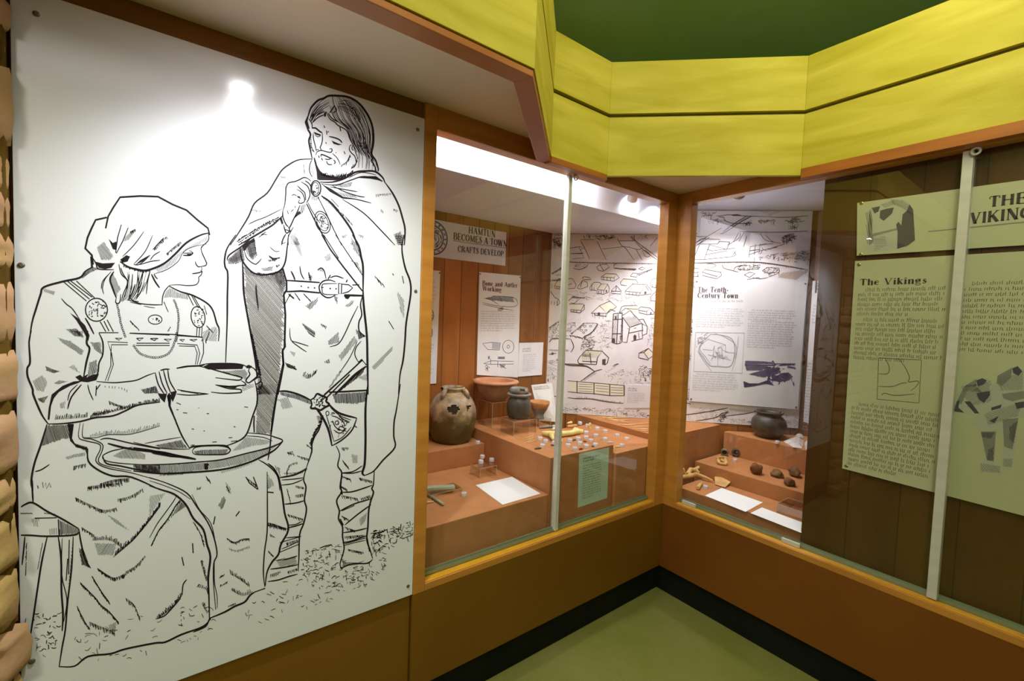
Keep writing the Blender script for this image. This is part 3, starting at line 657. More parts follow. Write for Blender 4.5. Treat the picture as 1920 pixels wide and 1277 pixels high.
# small orange rimmed bowl
bx = at('y', .60, 1011, 770)
acrylic_table((bx.x+.01, .60, .8655), .09, .09, .045, 'small clear acrylic stand under the orange-rimmed bowl')
c = Vector((bx.x, .60, .911))
sb = thing('ceramic_bowl', 'small grey bowl with orange rim on a tiny clear stand', 'bowl', c)
mb = MB(); mb.lathe([(0,0),(.030,0),(.032,.006),(.026,.014),(.034,.032),(.046,.052),(.052,.066)], c, 36, None, .04, 9); mb.build('bowl_wall', M['greypot'], sb, smooth=True)
mb = MB(); mb.lathe([(.051,.064),(.058,.078),(.064,.098),(.061,.101),(.056,.092),(.048,.07),(.03,.055),(0,.05)], c, 36, None, .03, 9); mb.build('bowl_rim', M['orangerim'], sb, smooth=True)
# right case: round dark pot
bx = at('x', .86, 1441, 800)
c = Vector((.835, at('x', .835, 1441, 800).y, .8125))
pot = thing('ceramic_pot', 'round dark grey pot with low everted rim on the upper step', 'pot', c)
mb = MB(); mb.lathe([(0,0),(.052,0),(.070,.010),(.094,.045),(.101,.080),(.094,.112),(.076,.133),(.066,.139),(.070,.150)], c, 44, None, .03, 11); mb.build('pot_body', M['blackpot'], pot, smooth=True)
mb = MB(); mb.lathe([(.068,.146),(.078,.156),(.082,.162),(.078,.166),(.066,.154),(.062,.14)], c, 44, lambda i, k: 36 < k < 40, .02, 11); mb.build('pot_rim', M['blackpot'], pot, smooth=True)
# numbered clear blocks
def Zt(x0, y0, s): return lambda x, y: (x0+x/s, y0+y/s)
z3f, z4f, z5f, z14 = Zt(980,760,10.667), Zt(1060,740,5.805), Zt(780,800,4.56), Zt(1250,740,4.257)
def hexblock(name):
    m_ = MB(); r_ = .0135; h_ = .017; n = 8
    vs = [(r_*math.cos(k*math.pi/4+.4), r_*math.sin(k*math.pi/4+.4), z_) for z_ in (0, h_*.8) for k in range(n)]+[(r_*.8*math.cos(k*math.pi/4+.4), r_*.8*math.sin(k*math.pi/4+.4), h_) for k in range(n)]
    m_.add(vs, [tuple(range(n))[::-1], tuple(range(16, 24))]+[(a*8+k, a*8+(k+1)%n, a*8+8+(k+1)%n, a*8+8+k) for a in (0, 1) for k in range(n)])
    o = m_.build(name, M['block']); 
    m_ = MB(); mp_ = lambda x, y: (x, y, h_+.0004)
    ribbon(m_, ell(0, 0, .0042, .0055, 0, 12), .0022, mp_, 1); ch = m_.build('number_mark', M['blockink'], o); return o, ch
blk, mark = hexblock('numbered_block')
BL = [(z3f,345,655,.8655,'leftmost of the cluster by the bone pins'),(z3f,460,710,.8655,'touching the right side of the leftmost block'),(z3f,395,800,.8655,'lowest of the three at the left corner of the tall plinth'),
(z3f,630,745,.8655,'left of the joint strip, just below the pale antler'),(z3f,670,850,.8655,'nearest the plinth edge, left of the joint strip'),(z3f,748,715,.8655,'half hidden behind the joint strip'),
(z3f,945,695,.8655,'just right of the joint strip, upper of two'),(z3f,910,795,.8655,'just right of the joint strip, lower of two'),(z3f,1045,865,.8655,'nearest the plinth edge, right of the joint strip'),
(z3f,1110,660,.8655,'below the right end of the pale antler'),(z3f,1140,750,.8655,'second below the right end of the pale antler'),(z3f,1270,540,.8655,'touching the right tip of the pale antler'),
(z3f,1270,635,.8655,'directly in front of the one at the antler tip'),(z3f,1365,700,.8655,'in the middle of the dense cluster'),(z3f,1275,815,.8655,'at the plinth edge above the left of the pale green label'),
(z3f,1455,785,.8655,'at the plinth edge above the middle of the pale green label'),(z3f,1465,600,.8655,'right of the dense cluster, second from the back'),(z3f,1490,460,.8655,'behind the dense cluster, below the picture edge'),
(z3f,1300,400,.8655,'beside the upright bone piece at the back'),(z3f,1145,350,.8655,'farthest back of the left case, alone'),(z3f,1650,515,.8655,'at the back, right of the upright bone piece'),
(z3f,1650,670,.8655,'beside the white bone slip near the tall plinth corner'),(z4f,565,440,.8225,'back left one on the plinth right of the tall block'),(z4f,668,478,.8225,'farthest right one of the left case'),(z4f,617,550,.8225,'next to the yellow bone slip'),
(lambda x,y:(x,y),896,829,.8035,'in front of the big holed jar'),(z5f,410,575,.6955,'beside the grey whetstone'),
(z14,545,520,.6705,'in front of the small dark crucible'),(z14,310,735,.5895,'beside the short antler tip'),(z14,885,378,.8125,'at the foot of the dark round pot')]
for i, (zf, x, y, zz, lab) in enumerate(BL):
    px, py = zf(x, y)
    p = at('z', zz+.009, px, py)
    if i == 0: o = blk; ch = mark
    else:
        o = blk.copy(); COL.objects.link(o); ch = mark.copy(); COL.objects.link(ch); ch.parent = o; ch.matrix_parent_inverse = Matrix()
    o.location = (p.x, p.y, zz); o.rotation_euler = (0, 0, -.6); tag(o, 'small clear numbered block '+lab, 'label block', 'clear numbered blocks in the cases')
mark.matrix_parent_inverse = Matrix()
# little stand with three blocks on top (front left)
pc = at('z', .755, 907, 868)
acrylic_table((pc.x, pc.y, .6955), .10, .09, .052, 'small clear acrylic stand carrying three numbered blocks on the low plinth')
for px, py, lab in ((904.5,855.5,'at the back of the small clear stand'),(901.7,865,'at the front of the small clear stand'),(922,861.5,'on the right of the small clear stand')):
    o = blk.copy(); COL.objects.link(o); ch = mark.copy(); COL.objects.link(ch); ch.parent = o; ch.matrix_parent_inverse = Matrix()
    p = at('z', .757, px, py); o.location = (p.x, p.y, .748); o.rotation_euler = (0, 0, -.3); tag(o, 'small clear numbered block '+lab, 'label block', 'clear numbered blocks in the cases')
o = blk.copy(); COL.objects.link(o); ch = mark.copy(); COL.objects.link(ch); ch.parent = o; ch.matrix_parent_inverse = Matrix()
p = at('z', .897, 996, 779); o.location = (p.x-.004, .50, .8655); o.rotation_euler = (0, 0, -.3); tag(o, 'small clear numbered block between the black jar and the small orange-rimmed bowl', 'label block', 'clear numbered blocks in the cases')
# bones, pins, slips
def stick(name, label, cat, pts, rad, m, group=None):
    m_ = MB(); m_.tube(pts, rad, 7); return tag(m_.build(name, M[m], smooth=True), label, cat, group)
PINL = ['longest bone pin at the left end of the tall plinth','second bone pin from the back at the left of the tall plinth','third bone pin from the back at the left of the tall plinth','front bone pin at the left of the tall plinth']
for (a, b), l in zip((((0,675),(215,610)),((0,712),(225,645)),((70,742),(215,668)),((100,748),(275,700))), PINL):
    p, q = at('z', .868, *z3f(*a)), at('z', .868, *z3f(*b)); stick('bone_pin', l, 'bone pin', [p, (p+q)/2, q], [.0011,.0018,.0022], 'stick')
for i, (a, b) in enumerate((((355,235),(520,262)),((400,250),(680,248)),((420,262),(640,285)),((500,282),(700,275)),((580,325),(760,333)),((690,322),(945,310)),((700,350),(945,345)),((740,365),(945,378)),((800,385),(945,395)),((560,290),(690,300)))):
    p, q = at('z', .859, *z4f(*a)), at('z', .859, *z4f(*b)); stick('bone_pin', 'thin pale bone pin lying on the corner plinth, number %s from the back' % ('one','two','three','four','five','six','seven','eight','nine','four and a half')[i] if i < 9 else 'short pale bone pin in the middle of the corner plinth group', 'bone pin', [p, (p+q)/2, q], [.0015,.0030,.0024], 'stick', 'bone pins on the corner plinth')
# pale antler lying on the tall plinth
def organic(name, label, cat, chains, m, sub=2, group=None):
    """several tapering limbs grown into one skin"""
    m_ = MB()
    for pts, rad in chains: m_.tube([tuple(p) for p in pts], rad, 9)
    o = m_.build(name, M[m], smooth=True); r_ = o.modifiers.new('remesh', 'REMESH'); r_.mode = 'VOXEL'; r_.voxel_size = .0028
    s_ = o.modifiers.new('smooth', 'SMOOTH'); s_.iterations = 4; return tag(o, label, cat, group)
def zz(f, z): return lambda x, y: at('z', z, *f(x, y))
f = zz(z3f, .882); A_ = [f(*q) for q in ((390,545),(520,570),(640,580),(800,570),(960,555),(1100,520),(1210,525))]
A2 = [f(*q) for q in ((1010,550),(1050,470),(1110,470))]; A3 = [f(*q) for q in ((560,580),(590,640),(610,680))]
organic('antler_piece', 'pale yellow antler with short tines lying behind the numbered blocks', 'antler', [(A_, [.010,.018,.020,.016,.015,.018,.012]), (A2, [.012,.011,.007]), (A3, [.016,.012,.006])], 'bone')
f = zz(z3f, .872); p, q = f(330,450), f(650,425)
organic('bone_comb', 'grey-brown bone comb plate left of the joint strip', 'bone comb', [([p, (p+q)/2+Vector((0,0,.004)), q], [.005,.009,.009])], 'greypot')
p, q = f(600,480), f(680,440); organic('bone_fragment', 'small lilac-grey bone fragment touching the comb plate', 'bone fragment', [([p, q], [.008,.010])], 'shell')
p, q = f(890,360), f(980,340); organic('bone_fragment', 'flat pale bone fragment just right of the joint strip at the back', 'bone fragment', [([p, q], [.005,.009])], 'bone')
p, q = f(890,430), f(1080,410); organic('bone_fragment', 'brownish bone fragment behind the pale antler', 'bone fragment', [([p, q], [.010,.012])], 'orangerim')
p = at('z', .8655, *z3f(1345,500)); organic('bone_fragment', 'upright pale bone piece at the back of the tall plinth', 'bone fragment', [([p+Vector((0,0,.008)), p+Vector((-.008,.004,.028)), p+Vector((.006,.0,.040))], [.010,.009,.010])], 'bone')
p, q = at('z',.8695,*z3f(1680,740)), at('z',.8695,*z3f(1830,745)); organic('bone_slip', 'white bone slip at the right corner of the tall plinth', 'bone slip', [([p, (p+q)/2, q], [.003,.0065,.003])], 'shell')
p, q = at('z',.826,*z4f(545,570)), at('z',.826,*z4f(610,560)); organic('bone_slip', 'yellow bone slip on the lower plinth beside a numbered block', 'bone slip', [([p, q], [.004,.006])], 'bone')
p = at('z',.825,*z4f(520,582)); blob('bone_bead', 'tiny yellow bead beside the corner of the tall plinth', 'bead', (p.x,p.y,.8222), (.006,.006,.005), 'bone', 3, .1, sub=2)
for i, (a, b, l) in enumerate(((( 560,795),(640,810),'small dark bone offcut left of the joint strip between blocks'),((1000,700),(1060,690),'dark offcut right of the joint strip'),((1210,720),(1280,730),'reddish offcut in the dense block cluster'),((1130,880),(1200,872),'small gold-brown offcut at the plinth edge'),((240,870),(370,855),'flat olive offcut at the left corner of the tall plinth'),((1380,820),(1430,825),'dark green bead between blocks above the green label'))):
    p, q = at('z',.869,*z3f(*a)), at('z',.869,*z3f(*b)); stick('bone_offcut', l, 'bone offcut', [p, (p+q)/2+Vector((0,0,.002)), q], [.003,.0045,.003], 'rock2')
# front left plinth: whetstone, rod on a clear box
wz = .6955
p, q = at('z', wz+.032, *z5f(90,515)), at('z', wz+.032, *z5f(330,500))
t = acrylic_table(((p.x+q.x)/2+.01, (p.y+q.y)/2, wz), .16, .08, .018, 'flat clear acrylic stand under the grey whetstone')
mb = MB(); d = (q-p).normalized(); s = d.cross(Vector((0,0,1)))*.018; hh = Vector((0,0,.014)); zc = Vector((0,0,wz+.0185))
P0, Q0 = Vector((p.x,p.y,0))+zc, Vector((q.x,q.y,0))+zc
mb.add([P0-s,Q0-s,Q0+s,P0+s,P0-s*.9+hh,Q0-s*.8+hh,Q0+s*.8+hh,P0+s*.9+hh], [(0,3,2,1),(4,5,6,7),(0,1,5,4),(1,2,6,5),(2,3,7,6),(3,0,4,7)])
tag(mb.build('whetstone', M['whet'], bevel=.003), 'grey-green whetstone bar at the left edge of the low plinth', 'whetstone')
p, q = at('z', wz+.007, *z5f(95,575)), at('z', wz+.007, *z5f(235,665)); stick('whetstone', 'round grey rod-shaped whetstone pointing to the front of the low plinth', 'whetstone', [p, q], [.0065,.0065], 'whet')
p, q = at('z', wz+.004, *z5f(90,650)), at('z', wz+.004, *z5f(150,640)); stick('bone_slip', 'thin pale slip below the round whetstone', 'bone slip', [p, q], [.003,.003], 'stick')
# cards lying flat
def card(pts, z, label):
    m_ = MB(); m_.slab([at('z', z+.0014, *p) for p in pts], (0,0,1), .0012); return tag(m_.build('text_card', M['card']), label, 'card')
cd1 = card([z5f(*q) for q in ((510,500),(820,428),(1065,572),(740,667))], .6955, 'white card lying on the low plinth in the left case')
cd2 = card([z14(*q) for q in ((305,805),(440,745),(768,860),(630,935))], .5895, 'white card lying right of the antler in the right case')
cd3 = card([z14(*q) for q in ((670,945),(760,900),(1113,1032),(1108,1066),(1072,1102))], .5895, 'white card lying nearest the dark partition in the right case')
# antler and pieces on the lowest plinth
z15 = Zt(1265,830,7.385); A = .5895
def lift(x, y, h): return at('z', A+h+.003, *z15(x, y))
f1 = [lift(82,480,.022), lift(180,470,.016), lift(300,440,.020), lift(420,480,.016), lift(530,530,.008)]
f2 = [lift(130,440,.018), lift(112,370,.050), lift(95,330,.062), lift(105,275,.070)]
f3 = [lift(180,440,.020), lift(220,370,.040), lift(280,380,.036), lift(340,420,.022)]
f4 = [lift(250,385,.036), lift(320,350,.045), lift(370,295,.055)]
organic('antler', 'branched yellow-brown antler at the corner of the right case', 'antler', [(f1, [.012,.014,.015,.010,.006]), (f2, [.014,.012,.008,.004]), (f3, [.014,.014,.013,.010]), (f4, [.013,.009,.004])], 'antler')
p = lift(640,540,.0); m_ = MB(); ps = [lift(*q) for q in ((550,470,.024),(680,480,.030),(775,545,.018),(700,622,.002),(560,580,.002))]
m_.slab(ps, CAM-p, .012); tag(m_.build('antler_piece', M['antler'], bevel=.002), 'flat sawn antler piece touching the tip of the branched antler', 'antler')
organic('antler_tip', 'short sawn antler tip below the branched antler', 'antler', [([lift(320,625,.010), lift(350,585,.010), lift(385,548,.010)], [.0115,.009,.005])], 'antler')
# small crucibles
for (x, y, l, m_) , r_ in (((690,130,'small green crucible tipped on its side, left of two','greenpot'),.024), ((850,135,'small dark crucible tipped towards the viewer, right of two','blackpot'),.026)):
    c = at('z', .6705+r_, *z15(x, y)); d = (CAM-c).normalized(); d = (d+Vector((0,0,-.25 if m_ == 'greenpot' else -.02))).normalized()
    a = d.orthogonal().normalized(); b = d.cross(a); mb = MB(); prof_ = [(0,-1),(.55,-.85),(.9,-.4),(1,.1),(.85,.6),(.70,.72),(.58,.6),(.5,.1),(0,-.2)]
    vs = []; n = 24
    for (rr_, zz_) in prof_:
        for k in range(n): vs.append(c+(a*math.cos(k*2*math.pi/n)+b*math.sin(k*2*math.pi/n))*rr_*r_+d*zz_*r_)
    fs = [(i*n+k, i*n+(k+1)%n, (i+1)*n+(k+1)%n, (i+1)*n+k) for i in range(len(prof_)-1) for k in range(n)]
    mb.add(vs, fs); mb.m = [1 if f_ >= n*6 else 0 for f_ in range(len(fs))]; tag(mb.build('crucible', [M[m_], M['inside']], smooth=True), l, 'crucible')
B_ = .6705
def l2(x, y, h): return at('z', B_+h, *z15(x, y))
organic('jaw_bone', 'pale lumpy jaw bone fragment in front of the crucibles', 'bone', [([l2(575,215,.030), l2(640,200,.034), l2(720,210,.028)], [.007,.010,.009]), ([l2(600,240,.020), l2(620,290,.008)], [.010,.009]), ([l2(700,230,.02), l2(715,300,.008)], [.012,.011]), ([l2(620,290,.008), l2(715,300,.008)], [.009,.008]), ([l2(640,240,.018), l2(690,262,.016)], [.010,.010])], 'antler')
for (x, y, r_, l, m_, sd) in ((1125,400,(.036,.030,.034),'red-brown faceted stone, leftmost on the middle step','rock',1),(1425,440,(.036,.030,.022),'olive-brown flat stone, second from the left on the middle step','rock2',2),
                              (1660,430,(.042,.030,.026),'brown hollowed stone behind the others on the middle step','rock2',5),(1590,560,(.028,.024,.022),'small dark stone nearest the edge of the middle step','rock',4)):
    p = at('z', B_+.012, *z15(x, y)); blob('stone_lump', l, 'stone', (p.x, p.y, B_), r_, m_, sd, .30, 1.3, rot=.7)
# oyster shells on the upper step
z16 = Zt(1380,750,11.607)
for i, (pts, l) in enumerate(((((1030,900),(1180,840),(1300,800),(1480,880),(1440,1050),(1250,1030)),'broad white oyster shell beside the dark pot'), (((1490,925),(1560,880),(1660,850),(1640,1090),(1520,1060)),'white shell half hidden by the dark partition'), (((1290,770),(1420,775),(1480,815),(1380,810)),'thin grey shell behind the broad one'))):
    P_ = [at('z', .815+.004*i, *z16(*q)) for q in pts]; cc = sum(P_, Vector())/len(P_)+Vector((0,0,.018)); m_ = MB()
    ring2 = [cc+(p-cc)*.55+Vector((0,0,.006)) for p in P_]; n = len(P_)
    low = [Vector((p.x,p.y,.8128)) for p in P_]
    m_.add(P_+ring2+[cc]+low, [(k,(k+1)%n,n+(k+1)%n,n+k) for k in range(n)]+[(n+k,n+(k+1)%n,2*n) for k in range(n)]+[(2*n+1+k,2*n+1+(k+1)%n,(k+1)%n,k) for k in range(n)]+[tuple(range(2*n+1,3*n+1))[::-1]])
    tag(m_.build('oyster_shell', M['shell']), l, 'shell')
# clear tray by the partition
pq = at('z', A+.0, 1478, 948)
t = thing('acrylic_tray', 'shallow clear acrylic box beside the white cards in the right case', 'tray', (pq.x, pq.y, A))
x0, x1, y0, y1, h_ = .215, .345, -.645, -.50, .045
mb = MB(); mb.box((x0,y0,A+h_-.004),(x1,y1,A+h_-.001)); mb.build('tray_top', M['acrylic'], t)
mb = MB(); mb.box((x0,y0,A+.0005),(x0+.003,y1,A+h_-.004)); mb.box((x1-.003,y0,A+.0005),(x1,y1,A+h_-.004)); mb.box((x0+.003,y1-.003,A+.0005),(x1-.003,y1,A+h_-.004)); mb.build('tray_sides', M['acrylic'], t)
mb = MB(); mb.box((x0-.001,y0,A+h_-.003),(x0+.001,y1,A+h_)); mb.box((x0,y1-.001,A+h_-.003),(x1,y1+.001,A+h_)); mb.box((x0-.001,y1-.001,A+.0005),(x0+.001,y1+.001,A+h_)); mb.box((x1-.001,y0,A+h_-.003),(x1+.001,y1,A+h_)); mb.build('tray_edges', M['acrylic_edge'], t)
# little glass clips on the right sill
for (a, b), l in ((((1281,932),(1306,941)),'small white plastic glass clip on the sill near the corner post'), (((1467,1005),(1501,1020)),'small white plastic glass clip on the sill below the dark partition')):
    p, q = at('x', .034, *a), at('x', .034, *b); m_ = MB(); m_.box((.022, p.y, .5362), (.035, q.y, .556)); tag(m_.build('glass_clip', M['strip'], bevel=.002), l, 'clip')
# soffit downlight fitting
dl = thing('ceiling_downlight', 'small recessed downlight in the cream soffit above the drawn panel', 'ceiling lamp', (-2.0,-.31,2.222))
mb = MB(); mb.lathe([(.030,0),(.042,-.001),(.045,-.005),(.040,-.008),(.030,-.004)], (-2.0,-.31,2.221), 28); mb.build('lamp_ring', M['lampbody'], dl, smooth=True)
mb = MB(); mb.lathe([(0,.0005),(.030,.0005)], (-2.0,-.31,2.218), 24); mb.build('lamp_face', M['lampglass'], dl)
